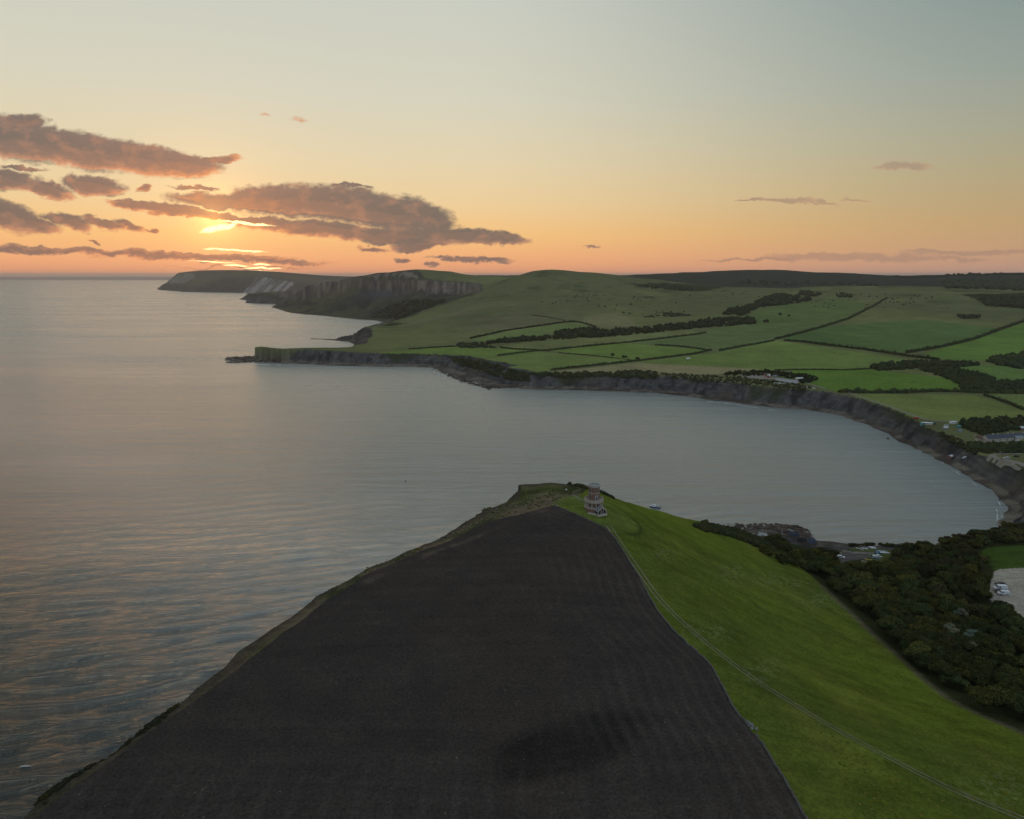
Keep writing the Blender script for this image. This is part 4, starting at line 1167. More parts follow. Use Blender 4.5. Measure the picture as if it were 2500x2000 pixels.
print('TREES', nt, 'SHRUBS', ns, 'REST', len(rest))
if rest: tag(blobs('woodland', rest, 4.5, .9, M_wood, I=I2, jag=.2), 'remaining treetops merged in the wood near the beach', 'woodland', kind='stuff')
for (p_, q_, s, lab) in [(2345, 1478, .8, 'small silver-green tree nearest the gravel car park'), (2320, 1515, 1.0, 'tall silver-green tree, the brightest in the wood'), (2375, 1530, .85, 'silver-green tree right of the brightest one'),
                          (2368, 1562, .9, 'silver-green tree lowest and nearest the meadow edge'), (2305, 1500, .6, 'smallest silver-green treetop, left of the brightest one')]:
    x, y = onnear(p_, q_ + 22)
    plant('silver', x, y, s * 1.15, lab, 'silver-green trees in the wood').location.z += 1.6
for p_ in range(2078, 2190, 9):
    x, y = (hit([p_], [1334 - 2 * math.sin((p_ - 2078) / 30)])[0] or onnear(p_, 1336)); plant('shrub', x, y, rng.uniform(.55, .75))
# a few shrubs between the meadow edge and the cottages by the slip
for k, (p_, q_) in enumerate([(1868, 1322), (1880, 1330), (1892, 1322), (1905, 1336), (1915, 1348), (1930, 1345), (1945, 1352), (1960, 1350), (1990, 1345), (2005, 1350), (2020, 1346), (2035, 1352), (1975, 1362), (1998, 1362), (2020, 1366), (2040, 1370)]):
    x, y = onnear(p_, q_); plant('shrub', x, y, rng.uniform(.9, 1.25))

# ------------------------------------------------------------------ paint and building materials
M_white = mat('white_paint', (.62, .64, .66), .45, 3, .12)
M_cream = mat('cream_render', (.42, .38, .32), .85, 2, .15)
M_stone = mat('pale_stone', (.33, .30, .255), .85, 5, .22)
M_dstone = mat('field_stone', (.085, .080, .070), .95, 4, .4)
M_brick = mat('red_brick', (.160, .096, .074), .9, 6, .25)
M_glass = mat('dark_glass', (.02, .025, .03), .15, spec=.6)
M_sky_glass = mat('roof_window_glass', (.55, .62, .70), .2)
M_slate = mat('blue_slate', (.050, .062, .085), .7, 5, .25)
M_navy = mat('dark_navy_roofing', (.016, .022, .045), .6, 3, .3)
M_tile = mat('brown_tile', (.10, .070, .050), .9, 6, .3)
M_wood = mat('weathered_timber', (.10, .085, .065), .9, 6, .3)
M_dark = mat('dark_paint', (.012, .015, .020), .35)
M_red = mat('red_paint', (.28, .020, .018), .4)
M_blue = mat('blue_paint', (.020, .085, .16), .45)
M_teal = mat('turquoise_paint', (.06, .26, .25), .5)
M_yellow = mat('yellow_plastic', (.50, .36, .06), .5)
M_greyp = mat('grey_paint', (.20, .23, .25), .5)
M_rubber = mat('tyre_rubber', (.012, .012, .012), .8)
M_purple = mat('plum_paint', (.06, .012, .03), .4)
M_track = mat('worn_track_earth', (.165, .158, .105), 1.0, .35, .5)
M_gravel = mat('pale_gravel', (.21, .195, .17), 1.0, .5, .2)
M_foam = mat('sea_foam', (.42, .44, .43), .8, 1.5, .3)
M_skin = mat('skin', (.35, .2, .15), .6)

def ground_z(x, y): return float(terrain(np.array([x]), np.array([y]))[0])
def place_px(px_, py_):
    h_ = hit([px_], [py_])[0]
    x, y = h_ if h_ is not None else onnear(px_, py_)
    return x, y, ground_z(x, y)

# ---- ribbons laid on the ground
def ribbon(name, wpts, width, lift, m, off=0.0, wob=0.0, step=3.0):
    w = densify(wpts, step)
    w = np.array(w)
    # smooth the line
    for _ in range(3): w[1:-1] = (w[:-2] + w[2:] + 2 * w[1:-1]) / 4
    t = np.gradient(w, axis=0); t /= np.linalg.norm(t, axis=1)[:, None] + 1e-9
    n = np.stack([-t[:, 1], t[:, 0]], 1)
    s = np.arange(len(w)) * step
    o_ = off + wob * fbm(s, s * 0, 14, 3, 9)
    wd = width * (1 + .35 * fbm(s, s * 0 + 5, 9, 3, 19))
    cols_ = []
    for k in (-.5, 0, .5):
        p = w + n * (o_ + k * wd)[:, None]
        cols_.append(np.stack([p[:, 0], p[:, 1], terrain(p[:, 0], p[:, 1]) + lift + (.02 if k == 0 else 0)], 1))
    co = np.stack(cols_, 1).reshape(-1, 3)
    return mesh_np(name, co, quads(len(w), 3)[:, ::-1], mat=m, kind='structure')
TRK = [onnear(*q) for q in [(1484, 1282), (1500, 1306), (1527, 1345), (1560, 1392), (1600, 1450), (1646, 1502), (1700, 1549), (1763, 1600), (1844, 1658), (1971, 1734), (2087, 1797), (2203, 1855), (2319, 1913), (2500, 1983), (2640, 2035)]]
ribbon('track', TRK, .42, .10, M_track, -.85, .14)
ribbon('track', TRK, .42, .10, M_track, .85, .16)
def far_ribbon(name, pts, width, m, lift=.35): 
    w = drape(pts, 6)
    if len(w) > 3: ribbon(name, w, width, lift, m, 0, 0, 5.0)
far_ribbon('road', [(2066, 958), (2104, 971), (2178, 995), (2214, 1009), (2238, 1018), (2264, 1026), (2300, 1029), (2340, 1029)], 3.2, M_gravel)
far_ribbon('road', [(1965, 934), (1980, 939), (2000, 945), (2015, 950)], 3.0, M_gravel)
far_ribbon('road', [(2520, 1108), (2460, 1109), (2425, 1111), (2416, 1114), (2430, 1120), (2462, 1126), (2500, 1136), (2530, 1146)], 6.0, M_gravel)
far_ribbon('footpath', [(2412, 1117), (2440, 1126), (2470, 1138), (2492, 1147)], 1.6, M_gravel)
far_ribbon('footpath', [(1696, 862), (1715, 859), (1735, 857), (1757, 857)], 2.0, M_gravel)
# gravel of the clifftop yard and the pale concrete pad beside it
def pad(name, poly, m, lift=.4, n=26):
    w = drape(poly + [poly[0]], 4)
    if len(w) < 4: return
    c = np.mean(np.array(w), axis=0)
    W_ = np.array(w); co = []
    K = 6
    for k in range(K + 1):
        p = c + (W_ - c) * (k / K)
        co.append(np.stack([p[:, 0], p[:, 1], terrain(p[:, 0], p[:, 1]) + lift], 1))
    q_ = quads(K + 1, len(w))
    mesh_np(name, np.concatenate(co), q_, mat=m, kind='structure')
pad('gravel_yard', [(1806, 915), (1842, 913), (1880, 920), (1895, 926), (1870, 928), (1812, 921)], M_gravel)
pad('concrete_pad', [(1890, 923), (1950, 930), (1948, 937), (1920, 934), (1895, 929)], mat('pale_concrete', (.27, .27, .29), .9, .3, .2))

# ---- low walls
def wall_line(name, wpts, h, wid, m, label, cat='wall', step=.9, rag=.25, seed=5):
    rg = np.random.default_rng(seed)
    w = np.array(densify(wpts, step))
    for _ in range(2): w[1:-1] = (w[:-2] + w[2:] + 2 * w[1:-1]) / 4
    t = np.gradient(w, axis=0); t /= np.linalg.norm(t, axis=1)[:, None] + 1e-9
    n = np.stack([-t[:, 1], t[:, 0]], 1)
    hh_ = h * (1 + rag * rg.normal(0, 1, len(w)).clip(-1.6, 1.6))
    z0 = terrain(w[:, 0], w[:, 1])
    rows = []
    for k, zz_ in ((-.5, -1), (-.38, 1), (.38, 1), (.5, -1)):
        p = w + n * (k * wid * (1 + .2 * rg.normal(0, 1, len(w)))).reshape(-1, 1)
        rows.append(np.stack([p[:, 0], p[:, 1], z0 + (hh_ if zz_ > 0 else -.4)], 1))
    co = np.stack(rows, 1).reshape(-1, 3)
    return tag(mesh_np(name, co, quads(len(w), 4)[:, ::-1], mat=m, smooth=False), label, cat)
wall_line('stone_wall', [onnear(*q) for q in [(1351, 1234), (1383, 1247), (1417, 1261), (1445, 1275), (1465, 1283), (1482, 1292)]], .35, .45, M_dstone, 'low dry stone wall between the dark soil and the tower lawn', rag=.2)
wall_line('stone_wall', [onnear(*q) for q in [(1484, 1294), (1497, 1308), (1529, 1357), (1561, 1409), (1607, 1496), (1644, 1542), (1694, 1588), (1736, 1625), (1765, 1679), (1794, 1734), (1830, 1776)]], .38, .5, M_dstone, 'long overgrown stone wall between the dark soil and the meadow', rag=.45, seed=8)
wall_line('stone_wall', [onnear(*q) for q in [(1842, 1790), (1865, 1821), (1895, 1870), (1928, 1925), (1969, 1998), (2015, 2090)]], .38, .5, M_dstone, 'stone wall at the bottom edge of the photo, below the stone heap', rag=.45, seed=9)
pp = drape([(1881, 935), (1904, 936.5), (1928, 939)], 5)
wall_line('low_wall', pp, .8, 1.0, M_white, 'short pale wall below the clifftop yard, left one of two', rag=.05)
pp = drape([(1954, 943), (1972, 946), (1991, 949)], 5)
wall_line('low_wall', pp, .8, 1.0, M_white, 'short pale wall below the clifftop yard, right one of two', rag=.05)
# heap of stones on the wall line and pale stones at the apex of the soil
def heap(px_, py_, n, r, spread, m, label, ang=0):
    x, y, z = place_px(px_, py_)
    bm = bmesh.new()
    for i in range(n):
        a = rng.normal(0, 1) * spread[0]; b_ = rng.normal(0, 1) * spread[1]
        s = r * rng.uniform(.6, 1.3)
        M = Matrix.Translation((x + a * math.cos(ang) - b_ * math.sin(ang), y + a * math.sin(ang) + b_ * math.cos(ang), z + s * .4 + abs(rng.normal(0, .1)))) @ Matrix.Rotation(rng.uniform(0, 3), 4, 'Z') @ Matrix.Rotation(rng.normal(0, .3), 4, 'X')
        box(bm, -s, s, -s * .7, s * .7, -s * .5, s * .5, M)
    tag(bobj('stone_heap', bm, m), label, 'stones')
heap(1832, 1772, 30, .2, (1.1, .3), mat('pale_rubble', (.19, .195, .20), .9, 5, .3), 'heap of pale rubble on the wall line beside bare earth', math.radians(-60))
heap(1356, 1235, 9, .16, (.55, .12), M_stone, 'few pale stones lying at the tip of the dark field', math.radians(-25))

# ------------------------------------------------------------------ the tower
tx, ty = onnear(1449.4, 1246); tz = ground_z(tx, ty)
tower = empty('round_tower', (tx, ty, tz))
tag(tower, 'round red brick tower with a white colonnade and gabled porch on the headland lawn', 'tower')
def part(name, fn, m, parent=tower, smooth=False, label=None):
    bm = bmesh.new(); fn(bm)
    o = bobj(name, bm, m, parent, smooth)
    if label: o['label'] = label
    return o
paving = mat('stone_paving', (.33, .30, .26), .95, 3, .2)
part('paving', lambda b: lathe(b, [(4.75, -.8), (4.75, .08), (4.6, .12), (3.2, .12)], 64, cap=False), paving)
part('plinth', lambda b: lathe(b, [(3.35, .10), (3.35, 1.42)], 64, cap=False), M_brick)
part('plinth_cornice', lambda b: lathe(b, [(3.35, 1.42), (3.52, 1.45), (3.52, 1.62), (3.2, 1.66), (2.1, 1.66)], 64, cap=False), M_stone)
SH = 2.05
part('inner_wall', lambda b: lathe(b, [(2.45, 1.66), (2.45, 3.66)], 64, cap=False), M_brick)
for i in range(12):
    a = 2 * math.pi * (i + .35) / 12
    cxx, cyy = 3.2 * math.cos(a), 3.2 * math.sin(a)
    part('column', lambda b: lathe(b, [(.21, 1.66), (.21, 1.76), (.15, 1.84), (.135, 3.34), (.20, 3.44), (.22, 3.56)], 14, cxx, cyy), M_stone, smooth=True)
for i in range(12):
    a = 2 * math.pi * (i + .85) / 12
    def w_(b, a=a):
        M = Matrix.Rotation(a, 4, 'Z')
        box(b, 2.40, 2.50, -.34, .34, 2.0, 3.25, M)
    fr = part('window', w_, M_stone)
    def g_(b, a=a):
        M = Matrix.Rotation(a, 4, 'Z')
        box(b, 2.48, 2.512, -.24, .24, 2.12, 3.12, M)
    part('pane', g_, M_glass, fr)
part('entablature', lambda b: lathe(b, [(2.4, 3.56), (3.42, 3.56), (3.42, 3.86), (3.55, 3.92), (3.55, 4.04), (3.35, 4.07), (2.0, 4.07)], 72, cap=False), M_stone)
def balus(b):
    lathe(b, [(3.42, 4.06), (3.42, 4.16), (3.22, 4.16)], 72, cap=False)
    for i in range(36):
        a = 2 * math.pi * i / 36
        if i % 3 == 0: box(b, 3.20, 3.44, -.17, .17, 4.10, 4.66, Matrix.Rotation(a, 4, 'Z'))
        else: box(b, 3.26, 3.38, -.09, .09, 4.10, 4.62, Matrix.Rotation(a, 4, 'Z'))
    lathe(b, [(3.20, 4.62), (3.47, 4.62), (3.47, 4.76), (3.20, 4.76), (3.20, 4.62)], 72, cap=False)
part('balustrade', balus, M_stone)
part('shaft', lambda b: lathe(b, [(SH, 4.0), (SH, 9.22)], 64, cap=False), M_brick)
part('string_course', lambda b: lathe(b, [(SH, 6.82), (SH + .09, 6.85), (SH + .09, 7.0), (SH, 7.03)], 64, cap=False), M_stone)
def para(b):
    lathe(b, [(SH, 9.12), (SH + .16, 9.2), (SH + .16, 9.42), (SH + .05, 9.46), (SH + .05, 9.78), (SH + .14, 9.82), (SH + .14, 10.02), (SH - .28, 10.02), (SH - .28, 9.4), (.05, 9.36)], 64, cap=False)
    for i in range(28): box(b, SH + .02, SH + .22, -.06, .06, 9.20, 9.38, Matrix.Rotation(2 * math.pi * i / 28, 4, 'Z'))
part('parapet', para, mat('grey_stone', (.30, .30, .28), .85, 5, .25))
base_az = math.atan2(-ty, -tx)
for k, (da, z0, z1) in enumerate([(-.66, 7.5, 8.6), (.74, 7.4, 8.6), (-.66, 5.0, 6.3), (2.6, 7.5, 8.6), (3.8, 5.0, 6.3), (3.8, 7.5, 8.6)]):
    a = base_az + da
    fr = part('window', lambda b: box(b, SH - .05, SH + .05, -.36, .36, z0 - .1, z1 + .12, Matrix.Rotation(a, 4, 'Z')), M_stone)
    part('pane', lambda b: box(b, SH + .03, SH + .062, -.25, .25, z0, z1, Matrix.Rotation(a, 4, 'Z')), M_glass, fr)
a = base_az + .5
dr = part('door', lambda b: box(b, SH - .05, SH + .05, -.42, .42, 4.08, 6.1, Matrix.Rotation(a, 4, 'Z')), M_white)
part('pane', lambda b: box(b, SH + .03, SH + .062, -.3, .3, 4.2, 5.95, Matrix.Rotation(a, 4, 'Z')), M_glass, dr)
# gabled porch on the right of the base
pa = base_az + .62
PM = Matrix.Rotation(pa, 4, 'Z')
def pr_roof(b):
    for s in (-1, 1):
        v = [(2.9, 0, 2.62), (5.35, 0, 2.62), (5.35, s * 1.95, 1.28), (2.9, s * 1.95, 1.28), (2.9, 0, 2.46), (5.35, 0, 2.46), (5.35, s * 1.95, 1.12), (2.9, s * 1.95, 1.12)]
        vs = [b.verts.new(PM @ Vector(q)) for q in v]
        for f in ((0, 1, 2, 3), (7, 6, 5, 4), (0, 4, 5, 1), (1, 5, 6, 2), (2, 6, 7, 3), (3, 7, 4, 0)): b.faces.new([vs[i] for i in f])
porch = part('porch_roof', pr_roof, mat('grey_lead', (.16, .165, .17), .8, 4, .2))
def pr_gable(b):
    v = prism(b, [(-1.98, 1.10), (-1.98, 1.30), (0, 2.66), (1.98, 1.30), (1.98, 1.10), (0, 2.38)], 5.35, 5.47)
    bmesh.ops.transform(b, matrix=PM @ Matrix(((0, 1, 0, 0), (1, 0, 0, 0), (0, 0, 1, 0), (0, 0, 0, 1))), verts=v)
part('gable_coping', pr_gable, M_stone)
def pr_col(b, s):
    v = box(b, 5.1, 5.38, s - .1, s + .1, .1, 1.98 if abs(s) < 1 else 1.2, PM)
for s in (-1.75, -.45, .45, 1.75):
    part('porch_pier', lambda b: pr_col(b, s), M_stone)
part('porch_glazing', lambda b: box(b, 3.2, 5.1, -1.7, 1.7, .1, 1.2, PM), M_glass)
part('porch_step', lambda b: box(b, 4.8, 5.9, -1.9, 1.9, -.5, .1, PM), M_stone)

# small things by the tower path
def post(px_, py_, h, r, m, label, name='post', cat='post', head=None):
    x, y, z = place_px(px_, py_)
    bm = bmesh.new(); lathe(bm, [(r, -.3), (r, h)], 8)
    if head: box(bm, -head[0], head[0], -.04, .04, h - head[1], h)
    o = bobj(name, bm, m); o.location = (x, y, z)
    return tag(o, label, cat)
post(1394, 1207, .95, .16, M_dark, 'short dark post beside the path behind the tower')
o = post(1382.5, 1198, .7, .05, M_white, 'small white sign on a short post on the rough grass behind the tower', 'signpost', 'sign', (.32, .42))
# rail fence by the path
fr = empty('rail_fence', (0, 0, 0)); tag(fr, 'short pale rail fence along the path corner behind the tower', 'fence')
fp = densify([onnear(*q) for q in [(1396, 1208), (1407, 1204), (1417, 1201)]], 1.6)
for (x, y) in fp:
    z = ground_z(x, y); bm = bmesh.new(); box(bm, x - .06, x + .06, y - .06, y + .06, z - .3, z + .8); bobj('fence_post', bm, M_wood, fr)
for hz in (.35, .7):
    bm = bmesh.new()
    for p, q_ in zip(fp[:-1], fp[1:]):
        zp, zq = ground_z(*p) + hz, ground_z(*q_) + hz
        v = [bm.verts.new(t_) for t_ in ((p[0], p[1], zp), (q_[0], q_[1], zq), (q_[0], q_[1], zq + .1), (p[0], p[1], zp + .1), (p[0] + .05, p[1] + .05, zp), (q_[0] + .05, q_[1] + .05, zq), (q_[0] + .05, q_[1] + .05, zq + .1), (p[0] + .05, p[1] + .05, zp + .1))]
        for f in ((0, 1, 2, 3), (7, 6, 5, 4), (0, 4, 5, 1), (3, 2, 6, 7), (0, 3, 7, 4), (1, 5, 6, 2)): bm.faces.new([v[i] for i in f])
    bobj('rail', bm, M_stone, fr)

# ------------------------------------------------------------------ boats
def hull_part(name, L, B, D, m, parent, open_=True, z0=0.0, rimw=.08):
    """lofted hull, pointed bow at +x, transom at -x"""
    bm = bmesh.new(); n = 12; rings = []
    for i in range(n + 1):
        s = i / n; x = -L / 2 + L * s
        bw = B / 2 * (1 - max(0, (s - .45) / .55) ** 2.2) * (.86 + .14 * min(1, s / .3))
        bw = max(bw, .02); sh_ = D * (1 + .25 * max(0, s - .4) ** 1.5); k = D * .55 * max(0, (s - .75) / .25) ** 2
        pts = [(bw, sh_), (bw * .92, sh_ * .5), (bw * .55, k + .05), (0, k), (-bw * .55, k + .05), (-bw * .92, sh_ * .5), (-bw, sh_)]
        if open_: pts += [(-bw * (1 - rimw * 2 / B), sh_), (-bw * .6, sh_ * .35), (bw * .6, sh_ * .35), (bw * (1 - rimw * 2 / B), sh_)]
        else: pts += [(-bw * .5, sh_ + .06), (bw * .5, sh_ + .06)]
        rings.append([bm.verts.new((x, y, z + z0)) for y, z in pts])
    m_ = len(rings[0])
    for a_, b_ in zip(rings[:-1], rings[1:]):
        for j in range(m_): bm.faces.new((a_[j], a_[(j + 1) % m_], b_[(j + 1) % m_], b_[j]))
    bm.faces.new(rings[0]); bm.faces.new(rings[-1][::-1])
    return bobj(name, bm, m, parent, True)
def small_boat(px_, py_, rz, L, B, m, m2, label, kind='dinghy', tilt=0.0, group=None, D=.55):
    x, y, z = place_px(px_, py_)
    r = empty(kind, (x, y, z + .12), rz); r.rotation_euler = (tilt, 0, rz)
    hull_part('hull', L, B, D, m, r, open_=(kind != 'kayak'))
    if kind == 'dinghy':
        for xx in (-.25, .12):
            bm = bmesh.new(); box(bm, L * xx - .12, L * xx + .12, -B * .42, B * .42, D * .72, D * .80); bobj('thwart', bm, m2, r)
    elif kind == 'kayak':
        bm = bmesh.new(); v = bmesh.ops.create_circle(bm, cap_ends=True, radius=.5, segments=16, matrix=Matrix.Translation((0, 0, D + .085)) @ Matrix.Diagonal((.9, B * .55, 1, 1)))
        bobj('cockpit', bm, m2, r)
    elif kind == 'motor_boat':
        bm = bmesh.new(); v = prism(bm, [(-.1 * L, D), (.28 * L, D), (.2 * L, D + .55), (.02 * L, D + .75), (-.1 * L, D + .75)], -B * .33, B * .33); bobj('cabin', bm, m, r)
        bm = bmesh.new(); v = prism(bm, [(.04 * L, D + .35), (.26 * L, D + .2), (.2 * L + .05, D + .5), (.03 * L, D + .68)], -B * .345, B * .345); bobj('windscreen', bm, m2, r)
        bm = bmesh.new(); box(bm, -L / 2 - .4, -L / 2 + .05, -.2, .2, .1, D + .5); bobj('outboard_motor', bm, M_dark, r)
    return tag(r, label, 'kayak' if kind == 'kayak' else 'boat', group)
GB = 'boats drawn up on the grass by the slipway'
small_boat(2098, 1342, 2.2, 4.8, 1.9, M_white, M_blue, 'white and blue dinghy, leftmost of the boats below the dark bank', tilt=.35, group=GB)
small_boat(2110, 1341, 2.5, 3.6, 1.6, M_white, M_blue, 'small white dinghy with a blue rim, second boat below the dark bank', tilt=.2, group=GB)
small_boat(2120, 1340, .3, 4.0, 1.6, M_greyp, M_dark, 'dull grey dinghy between the small white and the turquoise boat', group=GB)
small_boat(2130.5, 1339, -.4, 4.2, 1.9, M_white, M_teal, 'pale boat with turquoise inside, rightmost below the dark bank', tilt=.25, group=GB)
small_boat(2154, 1348, -.15, 6.2, 1.9, M_greyp, M_white, 'long pale grey boat farthest up the slipway yard', tilt=.1, group=GB)
small_boat(2149, 1352, -.5, 6.2, 2.0, M_blue, M_white, 'long blue hulled boat with white inside next to the slipway yard', tilt=.25, group=GB)
small_boat(2161, 1351.5, -.3, 5.0, 1.5, M_white, M_greyp, 'slim white boat behind the blue hulled one', tilt=.1, group=GB)
small_boat(2142, 1360, -.55, 5.0, 2.1, M_white, M_glass, 'white motor boat with a cabin on the grass by the slipway yard', 'motor_boat', group=GB)
small_boat(2136, 1365, -.45, 5.2, .75, M_blue, M_dark, 'dark blue kayak beside the white motor boat', 'kayak', group=GB, D=.35)
small_boat(2141, 1363.5, -.45, 5.0, .7, M_greyp, M_dark, 'grey kayak between the dark blue kayak and the motor boat', 'kayak', group=GB, D=.35)
small_boat(2121, 1368, -.5, 3.9, .75, M_yellow, M_dark, 'yellow kayak lying at the edge of the slipway yard', 'kayak', group=GB, D=.35)
small_boat(2111, 1372, -.4, 3.2, .65, M_cream, M_dark, 'faded cream kayak nearest the bushes', 'kayak', group=GB, D=.35)

bx_, by_, _ = P(1598, 1239, 0)
cb = empty('cabin_boat', (bx_, by_, -.25), math.radians(158))
tag(cb, 'white cabin cruiser with a dark blue hull moored in the bay behind the headland', 'boat')
hull_part('hull', 7.6, 2.6, 1.0, mat('navy_hull', (.02, .04, .09), .4), cb, open_=False)
hull_part('topside', 7.55, 2.66, .38, M_white, cb, open_=False, z0=.86)
bm = bmesh.new(); prism(bm, [(-.4, 1.2), (2.4, 1.2), (1.7, 1.75), (1.2, 2.35), (-.4, 2.45)], -.95, .95); cab = bobj('cabin', bm, M_white, cb)
bm = bmesh.new(); prism(bm, [(1.25, 1.85), (1.66, 1.78), (1.18, 2.30), (.9, 2.30)], -.97, .97); bobj('windscreen', bm, M_glass, cab)
bm = bmesh.new(); box(bm, -.2, .7, -.965, .965, 1.85, 2.2); bobj('side_window', bm, M_glass, cab)
bm = bmesh.new(); box(bm, -3.1, -.6, -1.0, 1.0, 1.24, 1.30); bobj('cockpit_floor', bm, M_blue, cb)
bm = bmesh.new(); box(bm, -4.25, -3.75, -.25, .25, .3, 1.75); bobj('outboard_motor', bm, M_dark, cb)
bm = bmesh.new(); lathe(bm, [(.03, 2.4), (.03, 3.9)], 6, .3, 0); bobj('mast', bm, M_greyp, cb)
bx_, by_, _ = P(990, 1175, 0)
bm = bmesh.new(); lathe(bm, [(.1, -.4), (.5, -.1), (.55, .35), (.3, .8), (.1, 1.0)], 16); o = bobj('buoy', bm, M_dark, None, True); o.location = (bx_, by_, 0)
tag(o, 'small dark buoy alone on the open water left of the headland', 'buoy')

# ------------------------------------------------------------------ vehicles
def wheel(par, x, y, r=.32, w=.2):
    bm = bmesh.new()
    bmesh.ops.create_cone(bm, cap_ends=True, segments=16, radius1=r, radius2=r, depth=w, matrix=Matrix.Translation((x, y, r)) @ Matrix.Rotation(math.pi / 2, 4, 'X'))
    return bobj('wheel', bm, M_rubber, par)
def vehicle(px_, py_, rz, m, label, kind='car', s=1.0, group=None, lift=0):
    x, y, z = place_px(px_, py_)
    r = empty('parked_' + kind, (x, y, z + .05 + lift), rz); r.scale = (s, s, s)
    if kind == 'car':
        prof = [(-2.1, .3), (2.1, .3), (2.12, .62), (1.95, .82), (1.0, .95), (.42, 1.42), (-1.0, 1.46), (-1.75, 1.0), (-2.1, .92)]
        wn_ = [(.95, .96), (.42, 1.36), (-.98, 1.40), (-1.6, 1.0)]; W2 = .86
    else:
        prof = [(-2.6, .35), (2.6, .35), (2.62, .8), (2.4, 1.1), (1.75, 1.3), (1.15, 2.0), (.9, 2.1), (-2.5, 2.15), (-2.6, 1.9)]
        wn_ = [(1.62, 1.35), (1.1, 1.92), (.3, 1.92), (.3, 1.35)]; W2 = .95
    bm = bmesh.new(); prism(bm, prof, -W2, W2)
    bmesh.ops.bevel(bm, geom=bm.edges[:], offset=.09, segments=2, affect='EDGES')
    bobj('body', bm, m, r)
    bm = bmesh.new(); prism(bm, wn_, -W2 - .012, W2 + .012); bobj('side_windows', bm, M_glass, r)
    a, b = ((1.02, .92), (.40, 1.44)) if kind == 'car' else ((1.80, 1.30), (1.18, 2.0))
    bm = bmesh.new(); prism(bm, [(a[0] + .03, a[1] + .06), (b[0] + .08, b[1] - .05), (b[0] - .2, b[1] - .1), (a[0] - .2, a[1])], -W2 * .86, W2 * .86); bobj('windscreen', bm, M_glass, r)
    for xx in ((1.3, -1.35) if kind == 'car' else (1.6, -1.6)):
        for yy in (-W2 + .06, W2 - .06): wheel(r, xx, yy, .33 if kind == 'car' else .37)
    f = 2.1 if kind == 'car' else 2.6
    for yy in (-.6, .6):
        bm = bmesh.new(); box(bm, f - .05, f + .03, yy - .16, yy + .16, .62, .76); bobj('headlight', bm, M_sky_glass, r)
    return tag(r, label, kind, group)
GC = 'vehicles parked on the gravel behind the wood'
vehicle(2442, 1430, math.radians(176), M_dark, 'black car, farthest of the vehicles parked on the gravel', 'car', 1.08, GC)
vehicle(2441.5, 1440, math.radians(175), M_white, 'large white van on the gravel between the black car and the plum car', 'van', 1.0, GC)
vehicle(2440, 1445.5, math.radians(176), M_purple, 'plum coloured car half hidden between the two white vans', 'car', .9, GC)
vehicle(2449, 1452, math.radians(172), M_white, 'smaller white van nearest the trees on the gravel', 'van', .86, GC)
vehicle(2053, 1362, math.radians(-30), M_white, 'white car at the left side of the slipway yard beside the shrubs', 'car', .95)
vehicle(2458, 1120, math.radians(170), mat('silver_paint', (.50, .54, .58), .35), 'silver car parked on the round lawn by the clifftop road', 'car', 1.1)
vehicle(2480, 1116, math.radians(165), M_dark, 'black car parked on the round lawn by the clifftop road', 'car', 1.1)
vehicle(2235, 1023.5, math.radians(160), M_red, 'red van parked beside the clifftop road', 'van', 1.0)
vehicle(2351, 1038, math.radians(180), M_blue, 'blue car under the trees left of the cottages', 'car', 1.0)
vehicle(2277, 1036.5, math.radians(185), mat('dark_teal_paint', (.015, .07, .08), .4), 'dark teal van in the row of caravans on the cliff', 'van', 1.0)
vehicle(2355, 1119.5, math.radians(200), M_white, 'white van at the head of the small beach gully', 'van', .8)

